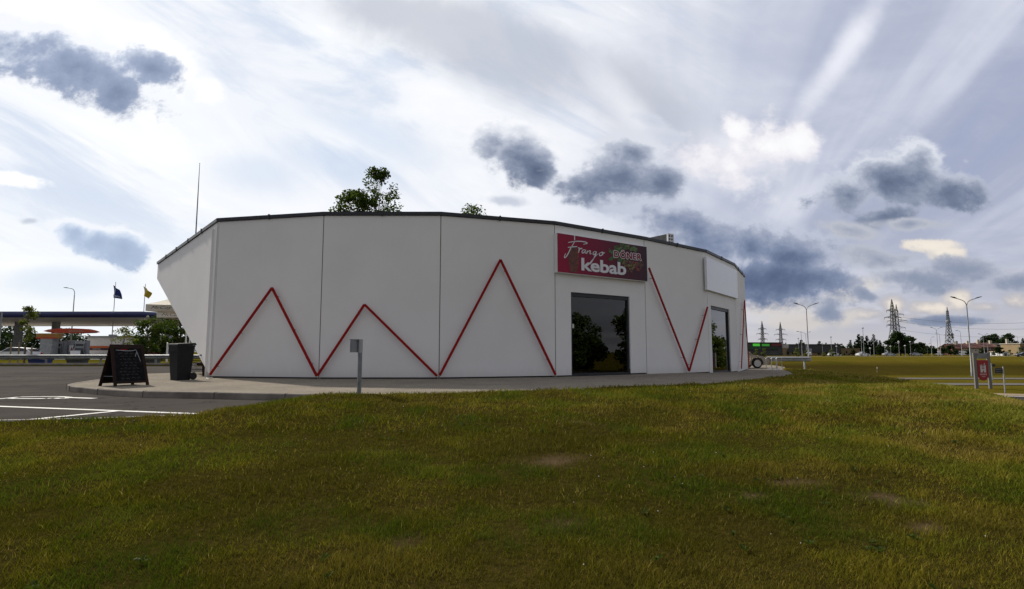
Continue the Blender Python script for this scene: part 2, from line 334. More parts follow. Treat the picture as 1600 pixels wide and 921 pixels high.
# ------------------------------------------------------------------ mesh helper
class MB:
    def __init__(s): s.v = []; s.f = []
    def add(s, vs, fs):
        o = len(s.v); s.v += [tuple(v) for v in vs]; s.f += [tuple(i+o for i in f) for f in fs]; return s
    def box(s, c, size, rz=0.0, M3=None):
        hx, hy, hz = (q/2 for q in size); c = Vector(c)
        rot = M3 if M3 is not None else Matrix.Rotation(rz, 3, 'Z')
        vs = [c+rot@Vector((x, y, z)) for z in (-hz, hz) for x, y in ((-hx, -hy), (hx, -hy), (hx, hy), (-hx, hy))]
        return s.add(vs, [(3, 2, 1, 0), (4, 5, 6, 7), (0, 1, 5, 4), (1, 2, 6, 5), (2, 3, 7, 6), (3, 0, 4, 7)])
    def bar(s, p, q, w, h=None, up=(0, 0, 1)):
        p, q = Vector(p), Vector(q); d = q-p; L = d.length; d.normalize(); u = Vector(up)
        if abs(d.dot(u)) > .98: u = Vector((0, 1, 0)) if abs(d.y) < .9 else Vector((1, 0, 0))
        x = d.cross(u).normalized(); y = x.cross(d)
        return s.box((p+q)/2, (w, L, h or w), M3=Matrix((x, d, y)).transposed())
    def tube(s, pts, r, n=8, cap=True):
        pts = [Vector(p) for p in pts]; rs = r if isinstance(r, (list, tuple)) else [r]*len(pts)
        o = len(s.v); prev = None
        for i, p in enumerate(pts):
            t = (pts[min(i+1, len(pts)-1)]-pts[max(i-1, 0)])
            t = t.normalized() if t.length > 1e-9 else Vector((0, 0, 1))
            if prev is None:
                a = Vector((1, 0, 0)) if abs(t.x) < .8 else Vector((0, 1, 0))
                prev = (a-t*a.dot(t)).normalized()
            else: prev = (prev-t*prev.dot(t)).normalized()
            b = t.cross(prev)
            for j in range(n):
                a = 2*math.pi*j/n; s.v.append(tuple(p+(prev*math.cos(a)+b*math.sin(a))*rs[i]))
        for i in range(len(pts)-1):
            for j in range(n):
                k = (j+1) % n; s.f.append((o+i*n+j, o+i*n+k, o+(i+1)*n+k, o+(i+1)*n+j))
        if cap:
            s.f.append(tuple(o+j for j in reversed(range(n)))); s.f.append(tuple(o+(len(pts)-1)*n+j for j in range(n)))
        return s
    def prism(s, poly, vec):           # 3-D polygon pushed along vec
        n = len(poly); vec = Vector(vec); a = [Vector(p) for p in poly]
        s.add(a+[p+vec for p in a], [tuple(reversed(range(n))), tuple(range(n, 2*n))]+[(i, (i+1) % n, n+(i+1) % n, n+i) for i in range(n)])
        return s
    def lathe(s, prof, n=20, c=(0, 0, 0), axis='Z'):
        o = len(s.v); c = Vector(c)
        for r, h in prof:
            for j in range(n):
                a = 2*math.pi*j/n; x, y = r*math.cos(a), r*math.sin(a)
                s.v.append(tuple(c+Vector((x, y, h) if axis == 'Z' else ((x, h, y) if axis == 'Y' else (h, x, y)))))
        for i in range(len(prof)-1):
            for j in range(n):
                k = (j+1) % n; s.f.append((o+i*n+j, o+i*n+k, o+(i+1)*n+k, o+(i+1)*n+j))
        s.f.append(tuple(o+j for j in reversed(range(n)))); s.f.append(tuple(o+(len(prof)-1)*n+j for j in range(n)))
        return s
    def face(s, pts): return s.add(pts, [tuple(range(len(pts)))])
    def build(s, name, m, parent=None, smooth=False, bevel=0.0, fix=True):
        org = Vector((0, 0, 0)); q = parent
        while q is not None: org += q.location; q = q.parent
        me = bpy.data.meshes.new(name); me.from_pydata([tuple(Vector(v)-org) for v in s.v], [], s.f); me.update()
        if fix or bevel:
            b = bmesh.new(); b.from_mesh(me)
            if fix: bmesh.ops.recalc_face_normals(b, faces=b.faces)
            if bevel:
                es = [e for e in b.edges if len(e.link_faces) == 2 and e.calc_face_angle(0) > .6]
                bmesh.ops.bevel(b, geom=es, offset=bevel, segments=2, affect='EDGES', profile=.6)
            b.to_mesh(me); b.free()
        if m is not None: me.materials.append(m)
        if smooth:
            me.polygons.foreach_set('use_smooth', [True]*len(me.polygons)); me.update()
            try: me.set_sharp_from_angle(angle=R(40))
            except Exception: pass
        o = bpy.data.objects.new(name, me); C.objects.link(o); o.parent = parent
        return o
def tag(o, label=None, cat=None, group=None, kind=None):
    for k_, v_ in (('label', label), ('category', cat), ('group', group), ('kind', kind)):
        if v_: o[k_] = v_
    return o
def thing(name, label, cat, loc, group=None):
    o = bpy.data.objects.new(name, None); o.empty_display_size = .2; C.objects.link(o); o.location = loc
    return tag(o, label, cat, group)
def dup(o, loc=None, rz=None, sc=None, label=None, parent=None):
    c = o.copy(); C.objects.link(c)
    if parent is not None: c.parent = parent
    for ch in list(o.children): dup(ch, parent=c)
    if loc is not None: c.location = loc
    if rz is not None: c.rotation_euler = (0, 0, rz)
    if sc is not None: c.scale = (sc, sc, sc) if isinstance(sc, (int, float)) else sc
    if label: c['label'] = label
    return c
def sstep(a, b, x):
    t = np.clip((np.asarray(x, float)-a)/(b-a), 0, 1); return t*t*(3-2*t)

def text_mesh(txt, bold=0.0, shear=0.0, space=1.0):
    cu = bpy.data.curves.new('t', 'FONT'); cu.body = txt; cu.size = 1; cu.offset = bold; cu.shear = shear
    cu.space_character = space; cu.fill_mode = 'FRONT'; cu.resolution_u = 3
    o = bpy.data.objects.new('t', cu); C.objects.link(o)
    dg = bpy.context.evaluated_depsgraph_get(); dg.update()
    me = o.evaluated_get(dg).to_mesh()
    vs = [v.co.copy() for v in me.vertices]; fs = [tuple(p.vertices) for p in me.polygons]
    o.evaluated_get(dg).to_mesh_clear(); bpy.data.objects.remove(o); bpy.data.curves.remove(cu)
    x0 = min(v.x for v in vs); x1 = max(v.x for v in vs); y0 = min(v.y for v in vs); y1 = max(v.y for v in vs)
    return [((v.x-x0)/(x1-x0), (v.y-y0)/(y1-y0)) for v in vs], fs
def put_text(mb, txt, fn, bold=0.0, shear=0.0, space=1.0):     # fn maps unit square to 3-D
    vs, fs = text_mesh(txt, bold, shear, space); mb.add([fn(a, b) for a, b in vs], fs); return mb
def strokes(mb, lines, fn, w):          # flat ribbons along 2-D polylines; fn maps (a,b) to 3-D
    for ln in lines:
        pts = [Vector(p) for p in ln]
        n = len(pts); dense = []
        for i in range(n-1):            # Catmull-Rom
            p0, p1, p2, p3 = pts[max(i-1, 0)], pts[i], pts[i+1], pts[min(i+2, n-1)]
            for j in range(5):
                t = j/5
                dense.append(.5*((2*p1)+(p2-p0)*t+(2*p0-5*p1+4*p2-p3)*t*t+(3*p1-p0-3*p2+p3)*t**3))
        dense.append(pts[-1]); L = []; Rr = []
        for i, p in enumerate(dense):
            t = dense[min(i+1, len(dense)-1)]-dense[max(i-1, 0)]
            if t.length < 1e-9: t = Vector((1, 0))
            t.normalize(); nn = Vector((-t.y, t.x))
            ww = w*(.55+.45*math.sin(math.pi*min(1, max(0, (i+1)/(len(dense)+1)))))
            L.append(fn(*(p+nn*ww/2))); Rr.append(fn(*(p-nn*ww/2)))
        o = len(L); mb.add(L+Rr, [(i, i+1, o+i+1, o+i) for i in range(o-1)])
    return mb

# ------------------------------------------------------------------ building corners
ZR = 5.5
def corner(ub, ut, vt, zr=ZR):
    x, y, z = ray(ut, vt); s = (zr-ZC)/z; d = y*s
    u = (ub+ut)/2
    return Vector(((u-800)/F*d*(1+0.0), d, 0))
K = {}
for i, (ut, vt, ub) in enumerate([(339, 342, 330), (507, 332, 497), (689, 332, 686), (867, 346.5, 868), (1009, 370.5, 1008), (1102, 391, 1110), (1151, 412, 1149), (1165, 431, 1167)], 1):
    K[i] = corner(ub, ut, vt)
# pixel x of a vertical edge depends on height a little: use the ray at both ends
for i, (ut, vt, ub, vb) in enumerate([(339, 342, 330, 586), (507, 332, 497, 589), (689, 332, 686, 590), (867, 346.5, 868, 588), (1009, 370.5, 1008, 585), (1102, 391, 1110, 582), (1151, 412, 1149, 580), (1165, 431, 1167, 578)], 1):
    d = K[i].y; K[i].x = (P(ut, vt, d).x+P(ub, vb, d).x)/2
D0 = 27.5
K0T = P(246, 410, D0); K0B = P(246, 436, D0)
K[0] = Vector(((K0T.x+K0B.x)/2, D0, 0))
def paving_z(x, y):
    return -0.20*sstep(5.5, 14.5, x)-0.02*sstep(36, 48, y)
def pz(x, y): return float(paving_z(x, y))

# ------------------------------------------------------------------ ground outlines (plan view)
asphalt_edge = [G(-60, 659, -.13), G(0, 658, -.13), G(150, 655, -.13), G(300, 649.5, -.13), G(400, 637, -.13), G(480, 625.5, -.13), G(545, 618.5, -.13)]
ASPH = [Vector((-70, 7.0, 0))]+[Vector((p.x, p.y, 0)) for p in asphalt_edge]+[Vector((-3.2, 13.5, 0)), Vector((-7, 17, 0)), Vector((-9, 40.4, 0)), Vector((-70, 40.4, 0))]
kerb_px = [(235, 584), (200, 588), (160, 593), (128, 597.5), (112, 601), (116, 603.5), (160, 608), (230, 611.5), (340, 613.5), (450, 615.5), (560, 617.5)]
KERB = [G(u, v, 0) for u, v in kerb_px]
front_px = [(680, 615), (800, 612), (920, 608.5), (1000, 605.5), (1100, 601.5), (1150, 598), (1200, 592.5), (1232, 588.5), (1241, 585), (1234, 581), (1225, 577.6)]
FRONT = []
for u, v in front_px:
    p = G(u, v, 0)
    for _ in range(5): p = G(u, v, pz(p.x, p.y))
    FRONT.append(p)
PAVE = [Vector((p.x, p.y, 0)) for p in KERB+FRONT]+[Vector((19.3, 41.0, 0)), Vector((21.5, 48, 0)), Vector((-8, 48, 0)), Vector((-14.0, 24.3, 0))]
def poly_sd(px, py, poly):               # signed distance, negative inside
    px = np.asarray(px, float); py = np.asarray(py, float); d = np.full(px.shape, 1e9); ins = np.zeros(px.shape, bool)
    n = len(poly)
    for i in range(n):
        ax, ay = poly[i].x, poly[i].y; bx, by = poly[(i+1) % n].x, poly[(i+1) % n].y
        ex, ey = bx-ax, by-ay; L2 = ex*ex+ey*ey+1e-12
        t = np.clip(((px-ax)*ex+(py-ay)*ey)/L2, 0, 1)
        d = np.minimum(d, np.hypot(px-ax-t*ex, py-ay-t*ey))
        c = ((ay > py) != (by > py)) & (px < (bx-ax)*(py-ay)/((by-ay) if abs(by-ay) > 1e-12 else 1e-12)+ax)
        ins ^= c
    return np.where(ins, -d, d)
def vnoise(x, y, s, seed):               # smooth value noise
    r = np.random.default_rng(seed); T = r.random((64, 64)); x = np.asarray(x)*s+1000; y = np.asarray(y)*s+1000
    xi = np.floor(x).astype(int); yi = np.floor(y).astype(int); fx = x-xi; fy = y-yi
    fx = fx*fx*(3-2*fx); fy = fy*fy*(3-2*fy); g_ = lambda a, b: T[a % 64, b % 64]
    return (g_(xi, yi)*(1-fx)+g_(xi+1, yi)*fx)*(1-fy)+(g_(xi, yi+1)*(1-fx)+g_(xi+1, yi+1)*fx)*fy
def fbm(x, y, s, seed, o=4):
    t = 0; a = .5; n = 0
    for i in range(o): t = t+a*vnoise(x, y, s*2**i, seed+i); n += a; a *= .5
    return t/n
ROAD_Z = -2.6
def crest_x(y): return np.interp(y, [0, 5, 11.2, 14, 18.3, 24.6, 31.5, 45, 60], [3.5, 5.4, 9.0, 10.7, 13.1, 15.2, 16.5, 18.6, 20])
def lawn_z(x, y):
    x = np.asarray(x, float); y = np.asarray(y, float)
    left = 1-sstep(-5.2, -3.4, x)
    pl = -.75+y*(.061+.014*(1-sstep(-5, -1, x)))
    cap = -.115*left*(1-sstep(24, 40, y))+paving_z(x, y)*(1-left)+.0
    cap = cap+.025*(1-left)
    a = .05; h = np.clip(.5+.5*(cap-pl)/a/2, 0, 1)
    z = np.where(pl < cap-.1, pl, np.where(pl > cap+.1, cap, pl*h+cap*(1-h)-a*2*h*(1-h)*.5))
    z = z+.05*(fbm(x, y, .35, 3)-.5)*(1-sstep(40, 80, y))+.03*(fbm(x, y, 1.3, 9)-.5)*(1-sstep(30, 60, y))
    # crest to the right and beyond the car park, then down to the road
    s = (x-crest_x(y))*.9
    s = s+.5*(fbm(x, y, .2, 21)-.5)
    far = np.where(x > 4, y-47, -50)
    t = np.maximum(s, far)
    valley = sstep(0, 7.5, t)*sstep(0, 12, x)
    # the bank on the far side of the road
    bank = sstep(86, 95, y)
    flat_far = -.62-.13*sstep(110, 260, y)
    target = ROAD_Z*(1-bank)+flat_far*bank
    target = target+.12*(fbm(x, y, .12, 5)-.5)*sstep(84, 88, y)
    return z*(1-valley)+target*valley
def ground_z(x, y):
    z = lawn_z(x, y); x = np.asarray(x, float); y = np.asarray(y, float)
    sa = poly_sd(x, y, ASPH); sp_ = poly_sd(x, y, PAVE)
    z = np.where(sp_ < 0, np.minimum(z, paving_z(x, y)-.015), z); z = np.where(sp_ < -.3, np.minimum(z, -.6), z)
    z = np.where((sa < 0) & (sp_ > 0), np.minimum(z, -.145), z); z = np.where((sa < -.3) & (sp_ > 0), np.minimum(z, -.5), z)
    z = np.where((sa < 0) & (sp_ <= 0), np.minimum(z, -.5), z)
    return z
# bare and dry patches of the lawn, where the photo shows soil
BARE = []
for u, v, r_ in [(855, 722, .40), (885, 818, .16), (1385, 782, .24), (1255, 755, .20), (1320, 770, .14), (1180, 775, .12), (640, 850, .1), (905, 660, .2), (1440, 825, .12)]:
    p = G(u, v, -.3)
    for _ in range(6): p = G(u, v, float(lawn_z(p.x, p.y)))
    BARE.append((p.x, p.y, r_))
def bare(x, y):
    b = np.zeros(np.shape(x))
    for cx, cy, r_ in BARE:
        d = np.hypot((x-cx)/1.5, y-cy)/r_
        b = np.maximum(b, 1-sstep(.15, 1.1, d+1.6*(fbm(x, y, 3.5, 31)-.5)))
    return b
def dry_sunlit(x, y):                       # 0 lush green .. 1 straw; sunlit right side painted in as drier
    n = fbm(x, y, .28, 41, 4)*.45+fbm(x, y, 1.3, 51, 4)*.55
    d = .15+.6*sstep(.38, .66, n)
    s = (x-crest_x(y))*.9
    mow = .16*np.sin(s*3.6+.8*(fbm(x, y, .4, 65)-.5))*sstep(-9, -5, s)*sstep(5, 9, y)
    return np.clip(d-.06+.26*sstep(1, 8, x)+.25*sstep(3, 9, x)*sstep(.45, .6, fbm(x, y, .5, 61))+mow, 0, 1)

# ------------------------------------------------------------------ ground sheet
def axis(lo, hi, a, b, st, grow):
    xs = list(np.arange(a, b+1e-6, st)); s_ = st
    x = b
    while x < hi: s_ *= grow; x += s_; xs.append(min(x, hi))
    x = a; s_ = st
    while x > lo: s_ *= grow; x -= s_; xs.insert(0, max(x, lo))
    return np.array(sorted(set(np.round(xs, 4))))
GX = axis(-3500, 3500, -16, 24, .2, 1.12); GY = axis(-600, 4500, 0.0, 30, .2, 1.07)
xx, yy = np.meshgrid(GX, GY); zz = ground_z(xx, yy)
def grid_mesh(name, xx, yy, zz, keep=None):
    ny, nx = xx.shape
    v = np.stack([xx, yy, zz], -1).reshape(-1, 3)
    i = np.arange(ny*nx).reshape(ny, nx)
    q = np.stack([i[:-1, :-1], i[:-1, 1:], i[1:, 1:], i[1:, :-1]], -1).reshape(-1, 4)
    me = bpy.data.meshes.new(name)
    me.vertices.add(len(v)); me.vertices.foreach_set('co', v.ravel())
    me.loops.add(q.size); me.loops.foreach_set('vertex_index', q.ravel().astype(np.int32))
    me.polygons.add(len(q)); me.polygons.foreach_set('loop_start', np.arange(0, q.size, 4).astype(np.int32))
    me.update(calc_edges=True); me.validate()
    me.polygons.foreach_set('use_smooth', [True]*len(me.polygons))
    return me
gm = grid_mesh('ground', xx, yy, zz)
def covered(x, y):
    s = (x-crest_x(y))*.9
    bank = sstep(85, 87.5, y)*(1-sstep(92, 95.5, y))*sstep(8, 14, x)*(.55+.5*fbm(x, y, .1, 15))  # brown grass of the far bank, its shaded face darkened through this mask
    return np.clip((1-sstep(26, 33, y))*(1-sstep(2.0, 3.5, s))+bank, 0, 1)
for nm, fn in (('dry', dry_sunlit), ('bare', bare), ('thatch_shade', covered)):
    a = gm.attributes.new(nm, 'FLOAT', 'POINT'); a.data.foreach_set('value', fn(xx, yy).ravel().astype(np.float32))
ground = bpy.data.objects.new('ground', gm); C.objects.link(ground)
tag(ground, 'patchy lawn of green and straw coloured grass rolling away to the horizon', 'lawn', kind='structure')
def ground_mat():
    m = bpy.data.materials.new('grass_ground'); m.use_nodes = True
    k = NT(m.node_tree); b = k.n['Principled BSDF']; b.inputs['Roughness'].default_value = .95
    b.inputs['Specular IOR Level'].default_value = .0
    tc = k.node('ShaderNodeTexCoord').outputs['Object']
    dry = k.node('ShaderNodeAttribute', attribute_name='dry').outputs['Fac']  # straw tone plus the sunlit lift painted in on the right
    br = k.node('ShaderNodeAttribute', attribute_name='bare').outputs['Fac']
    n1 = k.noise(tc, .22, 6, .6); n2 = k.noise(tc, 14, 4, .7); n3 = k.noise(tc, 90, 3, .7); nl = k.noise(tc, .03, 5, .6)
    st = k.noise(k.vm('MULTIPLY', tc, (.05, .35, 1)), 1.0, 5, .65)
    f = k.m('ADD', k.m('MULTIPLY', k.ss(n1, .35, .65), .45), k.m('MULTIPLY', dry, .45), clamp=True)
    f = k.m('ADD', f, k.m('MULTIPLY', k.m('SUBTRACT', st, .5), 1.0), clamp=True)
    col = k.mix(f, (.068, .066, .006), (.130, .097, .015))
    col = k.mix(k.ss(n2, .35, .7), k.vm('SCALE', col, .62), k.vm('SCALE', col, 1.25))
    col = k.mix(k.m('MULTIPLY', k.ss(nl, .5, .68), .35), col, (.13, .075, .022))
    th = k.node('ShaderNodeAttribute', attribute_name='thatch_shade').outputs['Fac']
    col = k.mix(th, col, k.mix(k.ss(n2, .3, .7), (.026, .021, .005), (.055, .042, .010)))  # dark thatch under the blades; on the bank it paints the shaded face
    soil = k.mix(k.ss(n3, .3, .7), (.065, .042, .022), (.13, .092, .055))
    col = k.mix(k.m('MULTIPLY', br, .9), col, soil)
    k.l.new(col, b.inputs['Base Color'])
    bn = k.node('ShaderNodeBump'); bn.inputs['Strength'].default_value = .7; bn.inputs['Distance'].default_value = .05
    k.l.new(k.m('ADD', n2, k.m('MULTIPLY', n3, .5)), bn.inputs['Height']); k.l.new(bn.outputs[0], b.inputs['Normal'])
    return m
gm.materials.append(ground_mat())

# ------------------------------------------------------------------ grass blades (stuff)
def grass():
    xs, ys, hs, ws = [], [], [], []
    def zone(d0, d1, dens, h, w, side=.93):
        n = int(side*(d1*d1-d0*d0)*dens)
        d = np.sqrt(RNG.random(n)*(d1*d1-d0*d0)+d0*d0); x = (RNG.random(n)*2-1)*side*d
        dr = dry_sunlit(x, d); br = bare(x, d); z = ground_z(x, d)
        sd = np.minimum(poly_sd(x, d, ASPH), poly_sd(x, d, PAVE))
        s_ = (x-crest_x(d))*.9
        ok = (sd > -.05) & (RNG.random(n) > br*.80) & (s_ < 3.5)
        tuft = fbm(x, d, 2.6, 71, 3)
        ok &= ~((fbm(x, d, 1.5, 111, 4) < .44) & (RNG.random(n) < .55))
        x, d, z, dr, tuft = x[ok], d[ok], z[ok], dr[ok], tuft[ok]
        hh = h*(.40+1.0*RNG.random(len(x))**1.5)*(.30+1.6*tuft)
        xs.append(np.stack([x, d, z, dr], -1)); hs.append(hh); ws.append(np.full(len(x), w)*(.7+.6*RNG.random(len(x))))
    zone(2.6, 5.0, 9500, .038, .0038); zone(5.0, 8.0, 4200, .042, .0058); zone(8.0, 13.0, 1500, .050, .010)
    zone(13.0, 20.0, 480, .055, .018); zone(20.0, 34.0, 150, .06, .034)
    p = np.concatenate(xs); h = np.concatenate(hs); w = np.concatenate(ws); n = len(p)
    a = RNG.random(n)*2*math.pi; la = RNG.random(n)*2*math.pi; ln = h*(.25+.9*RNG.random(n)**1.3)
    dx, dy = np.cos(a)*w/2, np.sin(a)*w/2
    base = p[:, :3]-np.array([0, 0, .008])
    mid = base+np.stack([np.cos(la)*ln*.35, np.sin(la)*ln*.35, h*.6], -1)
    tip = base+np.stack([np.cos(la)*ln, np.sin(la)*ln, h], -1)
    o = np.stack([dx, dy, np.zeros(n)], -1)
    V = np.stack([base-o, base+o, mid+o*.8, mid-o*.8, tip], 1).reshape(-1, 3).astype(np.float32)
    i = np.arange(n)*5
    lv = np.stack([i, i+1, i+2, i+3, i+3, i+2, i+4], -1).ravel().astype(np.int32)
    ls = np.stack([np.arange(n)*7, np.arange(n)*7+4], -1).ravel().astype(np.int32)
    me = bpy.data.meshes.new('lawn_grass'); me.vertices.add(len(V)); me.vertices.foreach_set('co', V.ravel())
    me.loops.add(len(lv)); me.loops.foreach_set('vertex_index', lv)
    me.polygons.add(len(ls)); me.polygons.foreach_set('loop_start', ls)
    me.update(calc_edges=True)
    at = me.attributes.new('tone', 'FLOAT', 'FACE')
    t = np.clip(p[:, 3]*.62+.55*(RNG.random(n)-.42)-.10*(1-sstep(3, 8, p[:, 1]))+.10*sstep(8, 13, p[:, 1])+.10*sstep(2, 7, p[:, 0])*sstep(4, 9, p[:, 1])*1.8, 0, 1)  # shade and light put into the tone: darker near, brighter far and right
    straw = RNG.random(n) < .02; t = np.where(straw, 1.0, t)
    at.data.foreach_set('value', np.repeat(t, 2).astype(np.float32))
    near = 1-sstep(3, 8, p[:, 1])  # mask that tints the foreground browner as part of its painted shade
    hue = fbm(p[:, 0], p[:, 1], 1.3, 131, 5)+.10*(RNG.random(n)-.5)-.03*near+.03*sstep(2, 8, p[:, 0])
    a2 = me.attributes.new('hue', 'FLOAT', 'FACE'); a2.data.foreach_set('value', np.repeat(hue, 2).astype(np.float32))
    m = bpy.data.materials.new('grass_blades'); m.use_nodes = True; k = NT(m.node_tree); b = k.n['Principled BSDF']; out = k.n['Material Output']
    f = k.node('ShaderNodeAttribute', attribute_name='tone').outputs['Fac']
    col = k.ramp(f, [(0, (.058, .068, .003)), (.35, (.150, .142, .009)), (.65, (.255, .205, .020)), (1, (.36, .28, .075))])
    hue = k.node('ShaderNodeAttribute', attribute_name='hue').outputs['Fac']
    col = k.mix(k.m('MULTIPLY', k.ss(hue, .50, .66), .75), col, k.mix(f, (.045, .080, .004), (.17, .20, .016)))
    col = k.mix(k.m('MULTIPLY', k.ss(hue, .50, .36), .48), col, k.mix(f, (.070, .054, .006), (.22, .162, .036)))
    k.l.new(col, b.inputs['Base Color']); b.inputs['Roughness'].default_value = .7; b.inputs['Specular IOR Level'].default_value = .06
    tr = k.node('ShaderNodeBsdfTranslucent'); k.l.new(col, tr.inputs[0]); mx = k.node('ShaderNodeMixShader'); mx.inputs[0].default_value = .35
    k.l.new(b.outputs[0], mx.inputs[1]); k.l.new(tr.outputs[0], mx.inputs[2]); k.l.new(mx.outputs[0], out.inputs[0])
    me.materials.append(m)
    ob = bpy.data.objects.new('lawn_grass', me); C.objects.link(ob)
    tag(ob, 'short patchy grass blades covering the front lawn', 'grass', kind='stuff')
    # clover heads and low weeds
    fl = MB()
    for _ in range(110):
        d = 3+11*random.random()**.8; x = (random.random()*2-1)*.9*d
        if random.random() < .5: x = abs(x)
        if min(float(poly_sd(x, d, ASPH)), float(poly_sd(x, d, PAVE))) < .2 or fbm(x, d, .8, 81) < .5: continue
        z = float(ground_z(x, d))+.05+.03*random.random()
        r_ = .004+.003*random.random()
        fl.add([(x-r_, d, z), (x, d-r_, z), (x+r_, d, z), (x, d+r_, z), (x, d, z+r_), (x, d, z-r_)],
               [(0, 1, 4), (1, 2, 4), (2, 3, 4), (3, 0, 4), (1, 0, 5), (2, 1, 5), (3, 2, 5), (0, 3, 5)])
    tag(fl.build('clover_flowers', M['paper']), 'tiny white clover heads scattered through the grass', 'flowers', kind='stuff')
    wd = MB()
    for _ in range(260):
        d = 3+9*random.random(); x = (random.random()*2-1)*.9*d
        if min(float(poly_sd(x, d, ASPH)), float(poly_sd(x, d, PAVE))) < .2 or fbm(x, d, .6, 91) < .54: continue
        z = float(ground_z(x, d))+.01
        for j in range(7):
            a = random.random()*6.28; l = .02+.045*random.random(); w_ = l*.28; up = .01+.035*random.random()
            c_, s_ = math.cos(a), math.sin(a)
            wd.add([(x, d, z), (x+c_*l*.6-s_*w_, d+s_*l*.6+c_*w_, z+up), (x+c_*l, d+s_*l, z+up*.9), (x+c_*l*.6+s_*w_, d+s_*l*.6-c_*w_, z+up)], [(0, 1, 2, 3)])
    tag(wd.build('lawn_weeds', leaf_mat('weed_leaves', (.03, .05, .006), (.06, .085, .010), 3, .3), fix=False), 'low broad leaved weeds growing in the lawn', 'weeds', kind='stuff')
grass()

# ------------------------------------------------------------------ asphalt, paving, kerbs, markings
def asphalt_mat(name, c, var=.25):
    m = bpy.data.materials.new(name); m.use_nodes = True; k = NT(m.node_tree); b = k.n['Principled BSDF']
    tc = k.node('ShaderNodeTexCoord').outputs['Object']
    vo = k.node('ShaderNodeTexVoronoi', feature='DISTANCE_TO_EDGE'); vo.inputs['Scale'].default_value = .28
    k.put(vo.inputs['Vector'], k.vm('ADD', tc, k.vm('SCALE', k.noise(tc, 1.2, 5, .7, 0, 2.0, 1), 1.6)))
    n = k.noise(tc, .35, 6, .6, .4); n2 = k.noise(tc, 150, 3, .7); n3 = k.noise(k.vm('MULTIPLY', tc, (.1, 1.0, 1)), .8, 5, .6)
    col = k.mix(k.ss(n, .3, .7), tuple(q*(1-var) for q in c), tuple(q*(1+var) for q in c))
    col = k.mix(k.m('MULTIPLY', k.ss(n3, .5, .7), .5), col, tuple(q*.6 for q in c))
    col = k.mix(k.m('MULTIPLY', k.ss(n2, .55, .75), .3), col, tuple(q*2.0 for q in c))
    col = k.mix(k.ss(vo.outputs[0], .012, .0), col, tuple(q*.3 for q in c))
    n5 = k.noise(tc, 1.1, 3, .5); col = k.mix(k.m('MULTIPLY', k.ss(n5, .62, .70), .5), col, tuple(q*.5 for q in c))
    k.l.new(col, b.inputs['Base Color']); b.inputs['Roughness'].default_value = 1.0; b.inputs['Specular IOR Level'].default_value = .03
    bn = k.node('ShaderNodeBump'); bn.inputs['Strength'].default_value = .4; bn.inputs['Distance'].default_value = .01
    k.l.new(n2, bn.inputs['Height']); k.l.new(bn.outputs[0], b.inputs['Normal'])
    return m
def paving_mat():
    m = bpy.data.materials.new('concrete_pavers'); m.use_nodes = True; k = NT(m.node_tree); b = k.n['Principled BSDF']
    tc = k.node('ShaderNodeTexCoord').outputs['Object']
    rot = k.node('ShaderNodeMapping'); k.put(rot.inputs[0], tc); rot.inputs[2].default_value = (0, 0, R(-8))
    br = k.node('ShaderNodeTexBrick'); k.put(br.inputs['Vector'], rot.outputs[0])
    br.inputs['Color1'].default_value = (.31, .265, .205, 1); br.inputs['Color2'].default_value = (.235, .21, .175, 1); br.inputs['Mortar'].default_value = (.12, .105, .085, 1)
    br.inputs['Scale'].default_value = 5.0; br.inputs['Mortar Size'].default_value = .025; br.inputs['Bias'].default_value = 0
    n = k.noise(tc, .6, 5, .6); n2 = k.noise(tc, 80, 3, .6)
    col = k.mix(k.ss(n, .3, .7), br.outputs['Color'], k.vm('SCALE', br.outputs['Color'], .78))
    # grey pavers along the right-hand side of the house
    sp_ = k.node('ShaderNodeSeparateXYZ'); k.put(sp_.inputs[0], tc)
    col = k.mix(k.m('MULTIPLY', k.ss(n2, .5, .7), .2), col, (.42, .38, .32))
    k.l.new(col, b.inputs['Base Color']); b.inputs['Roughness'].default_value = 1.0; b.inputs['Specular IOR Level'].default_value = .05
    bn = k.node('ShaderNodeBump'); bn.inputs['Strength'].default_value = .5; bn.inputs['Distance'].default_value = .01
    k.l.new(k.m('ADD', br.outputs['Fac'], k.m('MULTIPLY', n2, -.3)), bn.inputs['Height']); bn.invert = True
    k.l.new(bn.outputs[0], b.inputs['Normal'])
    return m
ASPHALT = asphalt_mat('asphalt', (.050, .043, .038)); ROADM = asphalt_mat('worn_road', (.125, .115, .105), .15)
def flat(name, poly, z, m, label, cat, step=None):
    b = bmesh.new()
    f = b.faces.new([b.verts.new((p.x, p.y, 0)) for p in poly]); bmesh.ops.recalc_face_normals(b, faces=b.faces)
    if b.faces[:][0].normal.z < 0: bmesh.ops.reverse_faces(b, faces=b.faces[:])
    bmesh.ops.triangulate(b, faces=b.faces[:])
    if step:
        for _ in range(5):
            es = [e for e in b.edges if e.calc_length() > step]
            if not es: break
            bmesh.ops.subdivide_edges(b, edges=es, cuts=1); bmesh.ops.triangulate(b, faces=b.faces[:])
    for v in b.verts: v.co.z = z(v.co.x, v.co.y) if callable(z) else z
    me = bpy.data.meshes.new(name); b.to_mesh(me); b.free(); me.materials.append(m)
    o = bpy.data.objects.new(name, me); C.objects.link(o); return tag(o, label, cat, kind='structure')
flat('parking_lot', ASPH, -.13, ASPHALT, 'dark worn asphalt of the parking lot left of the white building', 'asphalt')
flat('paving', PAVE, lambda x, y: pz(x, y), paving_mat(), 'concrete block paving around the white building', 'paving', 2.0)
